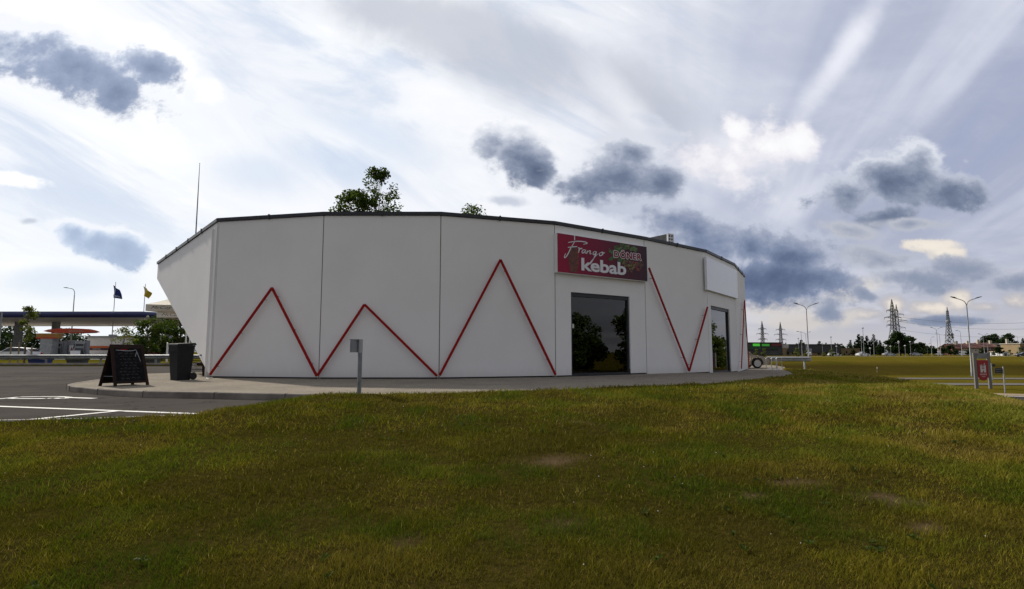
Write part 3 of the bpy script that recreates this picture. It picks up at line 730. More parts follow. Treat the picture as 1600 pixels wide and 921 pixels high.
# kerb round the paved island
def kerb_strip(name, pts, w, z0, z1, m, label):
    mb = MB(); pts = [Vector((p.x, p.y, 0)) for p in pts]; n = len(pts); out = []
    for i in range(n):
        t = (pts[min(i+1, n-1)]-pts[max(i-1, 0)]).normalized(); nn = Vector((t.y, -t.x, 0)); out.append(pts[i]+nn*w)
    L = [Vector((p.x, p.y, z0)) for p in out]; Lt = [Vector((p.x, p.y, z1-.02)) for p in out]
    Lc = [p+(q-p)*.85 for p, q in zip(pts, out)]; Lt2 = [Vector((p.x, p.y, z1)) for p in Lc]; Rt = [Vector((p.x, p.y, z1)) for p in pts]; Rb = [Vector((p.x, p.y, z0)) for p in pts]
    for i in range(n-1):
        for A, B in ((L, Lt), (Lt, Lt2), (Lt2, Rt), (Rt, Rb)):
            mb.add([A[i], A[i+1], B[i+1], B[i]], [(0, 1, 2, 3)])
    return tag(mb.build(name, m), label, 'kerb', kind='structure')
def dense(pts, st=1.0):
    o = []
    for a, b in zip(pts[:-1], pts[1:]):
        n = max(1, int((b-a).length/st))
        o += [a+(b-a)*i/n for i in range(n)]
    return o+[pts[-1]]
def kerb_mat():
    m = mat('kerb_stone', (.215, .19, .165), .95, 0, .3, 1.5, .3, 50, spec=.1); return m
KM = kerb_mat(); KJ = mat('kerb_joint', (.05, .045, .04), .95)
kerb_strip('kerb', dense(KERB, .5), .10, -.2, .006, KM, 'rounded grey concrete kerb around the paved corner')
kj = MB(); kd = dense(KERB, 1.0)
for i in range(1, len(kd)-1):
    t_ = (kd[i+1]-kd[i-1]).normalized(); n_ = Vector((t_.y, -t_.x, 0)); kj.box((kd[i].x+n_.x*.05, kd[i].y+n_.y*.05, -.09), (.012, .112, .20), rz=math.atan2(t_.y, t_.x))
tag(kj.build('kerb_joints', KJ), 'dark mortar joints between the kerb stones of the paved corner', 'joints', kind='structure')
mbk = MB()
for x in np.arange(-60, -8.2, 1.0): mbk.box((x+.5, 40.55, -.03), (.985, .3, .22))
tag(mbk.build('kerb', KM), 'long straight kerb on the far side of the parking lot', 'kerb', kind='structure')
kerb_strip('kerb_edging', dense([Vector((p.x, p.y, 0)) for p in asphalt_edge], .6)[::-1], -.07, -.2, -.112, mat('edging', (.32, .29, .25), .9, 0, .3, 6), 'thin flush concrete edging between lawn and asphalt')
def line(mb, a, b, w, z):
    a = Vector((a.x, a.y, z)); b = Vector((b.x, b.y, z)); t = (b-a).normalized(); n = Vector((-t.y, t.x, 0))*w/2
    mb.add([a-n, b-n, b+n, a+n], [(0, 1, 2, 3)])
za = -.13
mk = MB(); line(mk, G(-40, 634, za), G(333, 648, za), .13, za+.004)
tag(mk.build('road_marking', M['white_line']), 'long white bay line reaching the grass', 'road marking', kind='structure')
mk = MB(); line(mk, G(48, 656.5, za), G(192, 642.2, za), .13, za+.008)
tag(mk.build('road_marking', M['white_line']), 'slanting white line meeting the long bay line', 'road marking', kind='structure')
mk = MB(); pts = []
loop = [(14, 622.3), (30, 620.8), (60, 620.2), (92, 620.1), (108, 621.2), (106, 622.6), (96, 623.2), (84, 622.4), (72, 623.2), (40, 623.2), (20, 623.2), (14, 622.3)]
for (a, b), (c_, d_) in zip(loop[:-1], loop[1:]): line(mk, G(a, b, za), G(c_, d_, za), .13, za+.004)
line(mk, G(-25, 625.8, za), G(14, 622.6, za), .13, za+.007); line(mk, G(108, 621.9, za), G(148, 623.2, za), .16, za+.007)
tag(mk.build('road_marking', M['white_line']), 'white looped bay symbol painted on the asphalt', 'road marking', kind='structure')
FORE = [Vector((-110, 62, 0)), Vector((-40, 62, 0)), Vector((-40, 112, 0)), Vector((-110, 112, 0))]
flat('forecourt', FORE, .07, mat('forecourt_concrete', (.36, .34, .31), .95, 0, .15, .3), 'pale concrete forecourt of the petrol station', 'forecourt')
# roads in the dip on the right
def strip(name, pts, w, z, m, label, cat='road'):
    pts = [Vector(p) for p in pts]; n = len(pts); mb = MB(); A = []; B = []
    for i in range(n):
        t = (pts[min(i+1, n-1)]-pts[max(i-1, 0)]).normalized(); q = Vector((-t.y, t.x, 0))*w/2
        A.append(Vector((pts[i].x, pts[i].y, z))+q); B.append(Vector((pts[i].x, pts[i].y, z))-q)
    for i in range(n-1): mb.add([A[i], A[i+1], B[i+1], B[i]], [(0, 1, 2, 3)])
    return tag(mb.build(name, m), label, cat, kind='structure')
strip('road', [(14, 75.5, 0), (60, 75, 0), (160, 73, 0)], 4.2, ROAD_Z+.05, ROADM, 'farther pale road lane at the foot of the bank')
strip('road', [(18, 62.5, 0), (60, 62, 0), (140, 60.5, 0)], 4.0, ROAD_Z+.05, ROADM, 'nearer pale road lane beyond the red sign')
strip('dirt_verge', [(34, 50.5, 0), (42, 45.6, 0), (70, 40, 0)], 3.2, ROAD_Z+.045, mat('sandy_verge', (.22, .165, .10), .95, 0, .3, 1.2, .3, 20), 'sandy verge beside the turning road', 'verge')
strip('road', [(26, 48.5, 0), (34, 43.5, 0), (42, 40.5, 0), (70, 34, 0)], 6.0, ROAD_Z+.06, ASPHALT, 'dark turning road at the right edge below the lawn')
strip('road_marking', [(26, 50.8, 0), (34.8, 46.0, 0), (43, 43.0, 0), (70, 36.6, 0)], .35, ROAD_Z+.075, M['white_line'], 'white edge line along the dark turning road', 'road marking')

# ------------------------------------------------------------------ the white building
class Facet:
    def __init__(s, a, b):
        s.a = Vector((a.x, a.y, 0)); d = Vector((b.x-a.x, b.y-a.y, 0)); s.L = d.length; s.t = d.normalized()
        s.n = Vector((s.t.y, -s.t.x, 0))              # outward, towards the lawn
    def at(s, t, z, off=0.0): q = s.a+s.t*t+s.n*off; return Vector((q.x, q.y, z))
    def hit(s, u, v, off=0.0):                        # (t, z) where the photo pixel meets the plane
        x, y, z = ray(u, v); d = Vector((x, y, z)); o = Vector((0, 0, ZC)); pl = s.a+s.n*off
        k_ = (pl-o).dot(s.n)/d.dot(s.n); q = o+d*k_
        return (q-s.a).dot(s.t), q.z
    def box(s, mb, t0, t1, z0, z1, o0, o1):
        pts = [s.at(t, z, o) for z in (z0, z1) for t, o in ((t0, o0), (t1, o0), (t1, o1), (t0, o1))]
        mb.add(pts, [(3, 2, 1, 0), (4, 5, 6, 7), (0, 1, 5, 4), (1, 2, 6, 5), (2, 3, 7, 6), (3, 0, 4, 7)])
FC = {i: Facet(K[i], K[i+1]) for i in range(0, 8)}
house = thing('kebab_house', 'low white many-sided restaurant building with red zigzag bars and dark roof edge', 'building', (2, 27, 0))
def wall_mat():
    m = bpy.data.materials.new('white_render_panel'); m.use_nodes = True; k = NT(m.node_tree); b = k.n['Principled BSDF']
    tc = k.node('ShaderNodeTexCoord').outputs['Object']
    n = k.noise(tc, .5, 6, .6); st = k.noise(k.vm('MULTIPLY', tc, (6, 6, .35)), 1.0, 5, .6); n2 = k.noise(tc, 120, 3, .6)
    sp_ = k.node('ShaderNodeSeparateXYZ'); k.put(sp_.inputs[0], tc)
    col = k.mix(k.ss(n, .3, .7), (.755, .745, .73), (.80, .79, .775))
    col = k.mix(k.m('MULTIPLY', k.ss(st, .52, .75), .03), col, (.42, .40, .37))
    splash = k.m('MULTIPLY', k.ss(k.m('ADD', sp_.outputs[2], k.m('MULTIPLY', st, .35)), .55, .12), .22)
    col = k.mix(splash, col, (.36, .33, .29))
    k.l.new(col, b.inputs['Base Color']); b.inputs['Roughness'].default_value = .75; b.inputs['Specular IOR Level'].default_value = .3
    bn = k.node('ShaderNodeBump'); bn.inputs['Strength'].default_value = .15; bn.inputs['Distance'].default_value = .008
    k.l.new(n2, bn.inputs['Height']); k.l.new(bn.outputs[0], b.inputs['Normal'])
    return m
WALL = wall_mat()
def zb(f, t): q = f.at(t, 0); return pz(q.x, q.y)
GAP = .016
openings = {4: [(892, 456.5), (986, 587)], 6: [(1110.5, 477.5), (1143, 582)]}
WIN = {}
for i in range(1, 8):
    f = FC[i]; mb = MB(); z0 = min(zb(f, 0), zb(f, f.L))+.045
    if i in openings:
        (ua, va), (ub, vb) = openings[i]
        t0, zt = f.hit(ua, va); t1, _ = f.hit(ub, vb); WIN[i] = (t0, t1, z0-.03, zt)
        f.box(mb, GAP, t0, z0, ZR-.12, -.2, 0); f.box(mb, t1, f.L-GAP, z0, ZR-.12, -.2, 0); f.box(mb, t0, t1, zt, ZR-.12, -.2, 0)
    else: f.box(mb, GAP, f.L-GAP, z0, ZR-.12, -.2, 0)
    mb.build('wall_panel', WALL, house)
# joints (recessed sealant) and plinth
for i in range(1, 8):
    f = FC[i]; mb = MB(); z0 = min(zb(f, 0), zb(f, f.L))
    segs = [(.1, f.L-.1)]
    if i in WIN: segs = [(.1, WIN[i][0]), (WIN[i][1], f.L-.1)]
    for a, b in segs:
        mb = MB(); f.box(mb, a, b, z0-.3, z0+.2, -.17, -.035); mb.build('plinth', M['plinth'], house)
for i in range(1, 9):
    p = K[i]; mb = MB(); n = (FC[i-1].n+FC[min(i, 7)].n).normalized(); c = Vector((p.x, p.y, 0))-n*.055
    mb.box((c.x, c.y, (ZR-.15)/2-.1), (.11, .08, ZR+.05), rz=math.atan2(n.y, n.x)+math.pi/2)
    mb.build('joint_strip', M['joint'], house)
# the overhanging wall on the left, cut away below
f0 = FC[0]; nb = Vector((-f0.n.x, -f0.n.y, 0))*.22
zt0 = K0T.z; zbt = K0B.z; fl = f0.L
poly = [f0.at(.02, zbt), f0.at(fl-GAP, .045), f0.at(fl-GAP, ZR-.12), f0.at(.02, zt0-.12)]
MB().prism(poly, nb).build('overhanging_wall', WALL, house)
# parapet coping in short lengths with joints
cm = M['dark_metal']
for i in range(0, 8):
    f = FC[i]; za_, zb_ = (zt0, ZR) if i == 0 else (ZR, ZR); mb = MB(); n = max(1, round(f.L/2.1))
    for j in range(n):
        a, b = f.L*j/n, f.L*(j+1)/n
        z_a = za_+(zb_-za_)*a/f.L; z_b = za_+(zb_-za_)*b/f.L
        ov = .02
        q = [f.at(a-.01 if j == 0 else a+.004, z_a-.105, ov+.03), f.at(b-.004 if j < n-1 else b+.01, z_b-.105, ov+.03), f.at(b, z_b-.105, -.3), f.at(a, z_a-.105, -.3)]
        q2 = [Vector((p.x, p.y, p.z+.115)) for p in q]
        mb.add(q+q2, [(3, 2, 1, 0), (4, 5, 6, 7), (0, 1, 5, 4), (1, 2, 6, 5), (2, 3, 7, 6), (3, 0, 4, 7)])
        if j: mb.box(f.at(a, z_a-.05, ov+.02), (.05, .06, .17), rz=math.atan2(f.t.y, f.t.x))
    mb.build('coping', cm, house)
# back of the house and roof
back = [Vector((K[8].x-.3, K[8].y+.4, 0)), Vector((12.2, 37.5, 0)), Vector((0, 37.5, 0)), Vector((-10.2, 31, 0)), Vector((-12.2, 25.0, 0)), Vector((K[1].x-.15, K[1].y+.35, 0))]
for k_, (a, b) in enumerate(zip(back[:-1], back[1:])):
    mb = MB()
    if k_ == 2: continue
    d = (b-a); n = Vector((-d.y, d.x, 0)).normalized()*-.2
    mb.prism([(a.x, a.y, -.3), (b.x, b.y, -.3), (b.x, b.y, ZR-.3), (a.x, a.y, ZR-.3)], n)
    mb.build('back_wall', WALL, house)
tg = MB(); a, b = back[2], back[3]; tn_ = (b-a).normalized(); tw_n = math.atan2(tn_.y, tn_.x); c_ = (a+b)/2
for z_ in (.1, 2.7, ZR-.6): tg.box((c_.x, c_.y, z_), ((b-a).length, .12, .14), rz=tw_n)
for j in range(7):
    p = a+(b-a)*j/6; tg.box((p.x, p.y, ZR/2-.3), (.1, .118, ZR-.6), rz=tw_n)
wb_ = tg.build('window', M['dark_metal'], house)  # unseen glazed wall, added so that daylight reaches the rooms
MB().box((c_.x, c_.y, ZR/2-.3), ((b-a).length-.05, .02, ZR-.6), rz=tw_n).build("pane", glass_mat("added_back_glass", (.8, .82, .8)), wb_)
inner = [Vector((K[i].x, K[i].y, 0))-(FC[max(i-1, 1)].n+FC[min(i, 7)].n).normalized()*.24 for i in range(1, 9)]
rp = [f0.at(.05, 0, -.25)]+inner+back[1:4]
rz_ = [zt0-.2]+[ZR-.2]*(len(rp)-1)
mb = MB(); n = len(rp)
lo = [(p.x, p.y, z-.25) for p, z in zip(rp, rz_)]; hi = [(p.x, p.y, z) for p, z in zip(rp, rz_)]
mb.add(lo+hi, [tuple(reversed(range(n))), tuple(range(n, 2*n))]+[(i, (i+1) % n, n+(i+1) % n, n+i) for i in range(n)])
mb.build('roof', M['roofing'], house)
fp = inner+back[1:]
MB().add([(p.x, p.y, pz(p.x, p.y)+.02) for p in fp], [tuple(range(len(fp)))]).build('interior_floor', M['floor_in'], house)
# partition inside, so that the rooms behind the glass are closed
f4 = FC[4]; mb = MB(); f4.box(mb, -2.5, f4.L+1.5, 0, ZR-.5, -4.6, -4.5); mb.build('interior_wall', M['wall_in'], house)
f6 = FC[6]; mb = MB(); f6.box(mb, -1.2, f6.L+1.0, -.1, ZR-.5, -4.3, -4.2); mb.build('interior_wall', M['wall_in'], house)
GLASS = glass_mat('window_glass', (.72, .75, .72), 1.0, .012)
GLASS2 = glass_mat('mirror_film_glass', (.22, .25, .24), .9, 0, 2.3)
for i, gm_ in ((4, GLASS), (6, GLASS2)):
    f = FC[i]; t0, t1, z0, z1 = WIN[i]; w = .085; mb = MB()
    f.box(mb, t0+.003, t0+w, z0, z1-.003, -.16, -.05); f.box(mb, t1-w, t1-.003, z0, z1-.003, -.16, -.05)
    f.box(mb, t0+w, t1-w, z1-w-.06, z1-.003, -.16, -.05); f.box(mb, t0+w, t1-w, z0, z0+.07, -.16, -.05)
    wf = mb.build('window', M['dark_metal'], house, bevel=.006)
    mb = MB(); f.box(mb, t0+w-.01, t1-w+.01, z0+.06, z1-w-.05, -.115, -.105); mb.build('pane', gm_, wf)
    mb = MB(); f.box(mb, t0-.02, t1+.02, z0-.03, z0-.002, -.12, .04); mb.build('sill', M['dark_metal'], wf)
    if i == 4:
        t, z = f.hit(895.5, 510, -.1); mb = MB(); f.box(mb, t-.045, t+.04, z-.07, z+.08, -.10, -.098); mb.build('sticker', M['paper'], wf)
# red zigzag bars with little brackets
def zig(f, pts, off=.15):
    out = []
    for u, v in pts:
        t, z = f.hit(u, v, off); out.append(f.at(t, max(z, zb(f, t)+.02), off))
    return out
def bar_part(f, a, b, nbr=3):
    o = MB().bar(a, b, .078, .05, up=f.n).build('zigzag_bar', M['red_paint'], house, bevel=.006)
    for j in range(nbr):
        p = a+(b-a)*((j+.25)/(nbr-.4)); s_ = (p-f.a).dot(f.n)
        MB().bar(p-f.n*.02, p-f.n*(s_-.002), .018).build('bracket', M['zinc_dark'], o)
for i, pts in ((1, [(328, 586), (425, 450), (495, 588)]), (2, [(496, 587), (569.5, 476), (683, 588)]), (3, [(687, 587), (782, 406), (868, 586)]), (5, [(1014, 419), (1077, 580), (1105.5, 480)]), (7, [(1158.5, 576), (1163, 471)])):
    q = zig(FC[i], pts)
    for a, b in zip(q[:-1], q[1:]): bar_part(FC[i], a, b)
apex = zig(FC[7], [(1163.5, 470)])[0]; foot = P(1170.5, 577, 36.6)
o = MB().bar(apex, foot, .085, .05, up=(1, -.2, 0)).build('zigzag_bar', M['red_paint'], house, bevel=.006)

# the lit sign above the left-hand window
f = FC[4]; OFF = .17
tl = f.hit(871.5, 366.5, OFF); tr = f.hit(1012, 383.5, OFF); bl = f.hit(870, 429, OFF); br_ = f.hit(1010.5, 437.5, OFF)
t0, t1 = (tl[0]+bl[0])/2, (tr[0]+br_[0])/2; z1, z0 = (tl[1]+tr[1])/2, (bl[1]+br_[1])/2
sg = thing('kebab_sign', 'dark red shop sign reading Frango kebab above the tall black framed window', 'sign', f.at((t0+t1)/2, z0, 0))
mb = MB(); f.box(mb, t0, t1, z0, z1, .004, OFF-.006); mb.build('casing', M['white'], sg, bevel=.012)
def sign_mat():
    m = bpy.data.materials.new('printed_sign_face'); m.use_nodes = True; k = NT(m.node_tree); b = k.n['Principled BSDF']
    tc = k.node('ShaderNodeTexCoord').outputs['Generated']; sp_ = k.node('ShaderNodeSeparateXYZ'); k.put(sp_.inputs[0], tc)
    n = k.noise(tc, 3.0, 5, .6)
    c_ = k.ramp(k.m('ADD', sp_.outputs[0], k.m('MULTIPLY', k.m('SUBTRACT', n, .5), .25)), [(0, (.30, .003, .035)), (.35, (.20, .005, .035)), (.7, (.085, .010, .025)), (1, (.035, .012, .022))])
    k.l.new(c_, b.inputs['Base Color']); b.inputs['Roughness'].default_value = .45; b.inputs['Specular IOR Level'].default_value = .25
    return m
mb = MB(); f.box(mb, t0+.012, t1-.012, z0+.02, z1-.012, OFF-.006, OFF); mb.build('sign_face', sign_mat(), sg)
def SF(off):
    return lambda a, b: f.at(t0+(t1-t0)*a, z0+(z1-z0)*b, OFF+off)
def zpix(x, y):                       # coordinates read off the enlarged photo -> sign square
    a = (x-75)/1425; top = 115+185*a; bot = 710+125*a
    return (a, 1-(y-top)/(bot-top))
def blotch(mb, fn, cx, cy, rx, ry, n=9, jit=.25):
    vs = [fn(*zpix(cx, cy))]
    for j in range(n):
        a = 6.283*j/n; q = 1+jit*(random.random()*2-1)
        vs.append(fn(*zpix(cx+rx*q*math.cos(a), cy+ry*q*math.sin(a))))
    mb.add(vs, [(0, 1+j, 1+(j+1) % n) for j in range(n)])
# food picture: a roasting cone, salad leaves, tomato, meat
mb = MB(); cone = [(300, 295), (345, 330), (375, 400), (385, 500), (372, 620), (350, 705), (262, 700), (240, 600), (232, 480), (245, 380), (270, 320)]
mb.add([SF(.004)(*zpix(x, y)) for x, y in cone], [tuple(range(len(cone)))])
mb.build('food_picture', mat('roast_meat', (.12, .028, .012), .5, 0, .7, 9), sg)
gset = [mat('salad_a', (.03, .10, .012), .5, 0, .5, 20), mat('salad_b', (.075, .15, .03), .5, 0, .4, 20), mat('salad_c', (.16, .14, .03), .5, 0, .5, 20), mat('tomato', (.22, .03, .015), .5, 0, .4, 20), mat('meat', (.10, .035, .018), .5, 0, .6, 20)]
areas = [[(870, 400, 45), (900, 460, 60), (960, 320, 45), (1010, 360, 60), (1100, 310, 60), (960, 480, 50), (1040, 520, 50)], [(940, 410, 45), (1040, 340, 45), (1150, 300, 40), (1230, 320, 60), (1080, 500, 40), (880, 360, 30), (1290, 350, 45)], [(1160, 570, 55), (1220, 620, 55), (1110, 540, 35), (1250, 570, 35)], [(1280, 560, 40), (1330, 640, 35), (1290, 620, 30)], [(1340, 560, 50), (1390, 600, 45), (1200, 680, 45), (1150, 500, 70), (1390, 540, 30)]]
for j in (4, 0, 2, 1, 3):
    mb = MB()
    for cx, cy, r_ in areas[j]:
        for q in range(7): blotch(mb, SF(.005+.0007*(j+q*.1)), cx+random.uniform(-1, 1)*r_, cy+random.uniform(-.7, .7)*r_, r_*random.uniform(.25, .5), r_*random.uniform(.2, .4), 8, .45)
    mb.build('food_picture', gset[j], sg)
SW = mat('sign_white', (.68, .68, .71), .4)
fz = lambda off: (lambda x, y: SF(off)(*zpix(x, y)))
mb = MB()
scr = [[(228, 262), (300, 246), (380, 238), (470, 244), (510, 264), (450, 282)], [(322, 145), (321, 225)], [(328, 235), (296, 290), (262, 350), (232, 415), (200, 470), (176, 492), (172, 470), (190, 425)], [(222, 335), (290, 325), (360, 318)],
       [(368, 340), (388, 338), (386, 372), (376, 412)], [(384, 375), (404, 350), (424, 344), (432, 358)],
       [(482, 366), (455, 364), (432, 384), (430, 408), (448, 412), (474, 388), (484, 368), (474, 402), (486, 416), (502, 404)],
       [(510, 376), (505, 400), (498, 424)], [(502, 410), (525, 386), (545, 376), (556, 386), (548, 410), (556, 424), (574, 418)],
       [(648, 388), (622, 386), (600, 404), (597, 428), (612, 436), (636, 412), (650, 390), (636, 430), (612, 478), (582, 530), (556, 570), (544, 574), (556, 548), (600, 496), (650, 440), (680, 420)],
       [(728, 398), (702, 408), (694, 436), (710, 448), (740, 432), (758, 404), (744, 394), (728, 398), (752, 414), (782, 400)]]
strokes(mb, scr, fz(.012), 15)
mb.build('lettering', SW, sg)
# kebab / DONER in block capitals
def quadmap(x0, x1, yl0, yr0, yl1, yr1, off):       # yl0/yr0 = baseline left/right, yl1/yr1 = top left/right
    def fn(a, b):
        x = x0+(x1-x0)*a; yb = yl0+(yr0-yl0)*a; yt = yl1+(yr1-yl1)*a
        return fz(off)(x, yb+(yt-yb)*b)
    return fn
put_text(MB(), 'kebab', quadmap(418, 1128, 676, 742, 484, 550, .010), .028, 0, .98).build('lettering', SW, sg)
mb = MB()
for q_ in range(10):
    a_ = q_*.6283; dx_, dy_ = 9*math.cos(a_), 9*math.sin(a_)
    put_text(mb, 'D\u00d6NER', quadmap(930+dx_, 1394+dx_, 466+dy_, 513+dy_, 346+dy_, 398+dy_, .008+.0003*q_), .020, 0, 1.16)
mb.build('lettering', SW, sg)
put_text(MB(), 'D\u00d6NER', quadmap(930, 1394, 466, 513, 346, 398, .016), .026, 0, 1.16).build('lettering', mat('sign_letter_red', (.22, .004, .02), .6, spec=.1), sg)
# blank white light box above the right-hand window
f = FC[6]; OFF2 = .11
tl = f.hit(1103.5, 404, OFF2); bl = f.hit(1103.5, 456, OFF2); tr = f.hit(1153, 421, OFF2); b2 = f.hit(1152, 464, OFF2)
ws = thing('blank_sign', 'blank glossy white light box without any writing above the narrow window', 'sign', f.at(2, 3, 0))
mb = MB(); f.box(mb, tl[0], tr[0]-.2, (bl[1]+b2[1])/2, (tl[1]+tr[1])/2, .004, OFF2-.008); mb.build('casing', M['white'], ws, bevel=.02)
mb = MB(); f.box(mb, tl[0]+.012, tr[0]-.212, (bl[1]+b2[1])/2+.015, (tl[1]+tr[1])/2-.012, OFF2-.008, OFF2); mb.build('sign_face', M['gloss_white'], ws, bevel=.003)
# roof unit and mast
p = P(1048, 378, 26.0); ZA = P(1048, 365.5, 26.0).z-.58; ac = thing('air_conditioner', 'small white air conditioning unit with a grille on the roof edge', 'air conditioner', (p.x, p.y, ZR-.2))
ax_ = R(35)
def lr(x, y, z): return Vector((p.x, p.y, ZA))+Matrix.Rotation(ax_, 3, 'Z')@Vector((x, y, z))
mb = MB(); mb.box(lr(0, .8, .30), (.38, 1.5, .52), rz=ax_); mb.build('duct', M['dark_metal'], ac, bevel=.01)
mb = MB()
for a, b, c_, d_ in ((-.2, .2, .02, .07), (-.2, .2, .53, .58), (-.2, -.15, .07, .53), (.15, .2, .07, .53), (-.02, .02, .07, .53), (-.15, -.02, .22, .26), (.02, .15, .22, .26), (-.15, -.02, .37, .41), (.02, .15, .37, .41)):
    mb.box(lr((a+b)/2, .02, (c_+d_)/2), (b-a, .08, d_-c_), rz=ax_)
mb.build('grille', M['white'], ac)
for a, b in ((-.16, .1), (.16, .1), (-.16, 1.4), (.16, 1.4)): MB().bar(lr(a, b, .04), lr(a, b, ZR-.21-ZA), .05).build('leg', M['zinc_dark'], ac)
a, b = P(306, 366, 24.5), P(311, 256, 24.5)
mast = thing('roof_mast', 'thin tall lightning rod standing on the left roof edge', 'mast', (a.x, a.y, 4.9))
MB().tube([(a.x, a.y, 4.9), (a.x, a.y, a.z+(b.z-a.z)*.5), (a.x, a.y, b.z)], [.032, .022, .010], 8).build('rod', M['zinc_dark'], mast)
MB().tube([(a.x, a.y, b.z), (a.x, a.y, b.z+.02)], .018, 8).build('tip', M['red_paint'], mast)
# furniture seen through the glass
f = FC[4]
def chair(t, o_, ang, label):
    c = f.at(t, .02, -o_); r_ = thing('office_chair', label, 'chair', c)
    rot = math.atan2(f.t.y, f.t.x)+ang; Mz = Matrix.Rotation(rot, 3, 'Z')
    q = lambda x, y, z: c+Mz@Vector((x, y, z))
    MB().box(q(0, 0, .47), (.48, .46, .07), rz=rot).build('seat', M['leather'], r_, bevel=.02)
    mb = MB(); mb.prism([q(.20, -.22, .50), q(.30, -.22, 1.1), q(.35, -.22, 1.1), q(.25, -.22, .50)], Mz@Vector((0, .44, 0))); mb.build('backrest', M['leather'], r_, bevel=.015)
    MB().tube([q(0, 0, .08), q(0, 0, .44)], .03).build('stem', M['steel'], r_)
    for j in range(5):
        a = j*1.2566; MB().bar(q(0, 0, .09), q(.27*math.cos(a), .27*math.sin(a), .05), .035).build('foot', M['steel'], r_)
t_, _ = f.hit(955, 560, -1.0); chair(t_-.15, 1.0, 0, 'black office chair seen through the tall window')
t_, _ = f.hit(908, 560, -1.2); c = f.at(t_, .02, -1.4)
tb = thing('table', 'dark table standing behind the glass of the tall window', 'table', c)
rot = math.atan2(f.t.y, f.t.x); Mz = Matrix.Rotation(rot, 3, 'Z')
MB().box(c+Vector((0, 0, .74)), (1.0, .7, .04), rz=rot).build('tabletop', M['leather'], tb)
for sx in (-.42, .42):
    for sy in (-.28, .28): MB().bar(c+Mz@Vector((sx, sy, 0)), c+Mz@Vector((sx, sy, .72)), .06).build('leg', M['leather'], tb)
nh = thing('napkin_holder', 'small white napkin holder on the table behind the glass', 'napkin holder', c+Mz@Vector((.28, -.12, .76)))
mb = MB(); cc = c+Mz@Vector((.28, -.12, .76)); mb.box(cc+Vector((0, 0, .10)), (.16, .06, .18), rz=rot); mb.build('holder', M['paper'], nh, bevel=.008)
t_, _ = f.hit(903, 560, -1.0); chair(t_-.2, .9, math.pi, 'black office chair by the table at the left of the tall window')

# ------------------------------------------------------------------ objects near the house
# wheelie bin
c = G(281.5, 594, 0); wb = thing('wheelie_bin', 'dark grey two wheeled rubbish bin beside the slanting white wall', 'bin', c)
rot = R(-28); Mz = Matrix.Rotation(rot, 3, 'Z'); q = lambda x, y, z: Vector((c.x, c.y, 0))+Mz@Vector((x*.80, y*.80, z*1.02))
mb = MB(); prof = [(0, .24, .26), (.10, .25, .27), (.50, .28, .31), (.92, .305, .345), (1.0, .315, .355), (1.0, .33, .37), (1.05, .33, .37)]
rings = [[q(sx*hx*(1 if abs(sx) == 1 else 1), sy*hy, z) for sx, sy in ((-1, -.85), (-.85, -1), (.85, -1), (1, -.85), (1, .85), (.85, 1), (-.85, 1), (-1, .85))] for z, hx, hy in prof]
vs = [v for r_ in rings for v in r_]; fs = [(i*8+j, i*8+(j+1) % 8, (i+1)*8+(j+1) % 8, (i+1)*8+j) for i in range(len(rings)-1) for j in range(8)]+[tuple(reversed(range(8))), tuple(range(len(vs)-8, len(vs)))]
mb.add(vs, fs)
for xx_ in (-.14, 0, .14): mb.add([q(xx_-.02, -.262, .12), q(xx_+.02, -.262, .12), q(xx_+.024, -.345, .88), q(xx_-.024, -.345, .88), q(xx_-.02, -.272, .12), q(xx_+.02, -.272, .12), q(xx_+.024, -.355, .88), q(xx_-.024, -.355, .88)], [(4, 5, 6, 7), (0, 4, 7, 3), (1, 2, 6, 5), (3, 7, 6, 2), (0, 1, 5, 4)])
mb.build('body', M['bin'], wb, smooth=True)
mb = MB(); mb.add([q(-.335, -.385, 1.055), q(.335, -.385, 1.055), q(.335, .36, 1.055), q(-.335, .36, 1.055), q(-.30, -.35, 1.10), q(.30, -.35, 1.10), q(.31, .36, 1.13), q(-.31, .36, 1.13)], [(3, 2, 1, 0), (4, 5, 6, 7), (0, 1, 5, 4), (1, 2, 6, 5), (2, 3, 7, 6), (3, 0, 4, 7)])
mb.tube([q(-.25, .42, 1.08), q(.25, .42, 1.08)], .018)
mb.build('lid', M['bin'], wb, bevel=.01)
for sx in (-.31, .33):
    mb = MB(); pr = [(.02, -.03), (.10, -.03), (.115, -.02), (.115, .02), (.10, .03), (.02, .03)]; o_ = len(mb.v)
    ctr = q(sx, .30, .115)
    for r_, h in pr:
        for j in range(18):
            a = 6.2832*j/18; mb.v.append(tuple(ctr+Mz@Vector((h, r_*math.cos(a), r_*math.sin(a)))))
    for i in range(5):
        for j in range(18): mb.f.append((i*18+j, i*18+(j+1) % 18, (i+1)*18+(j+1) % 18, (i+1)*18+j))
    mb.f.append(tuple(range(18))); mb.f.append(tuple(range(90, 108)))
    mb.build('wheel', M['rubber'], wb)
MB().bar(q(-.31, .30, .115), q(.33, .30, .115), .025).build('axle', M['zinc_dark'], wb)
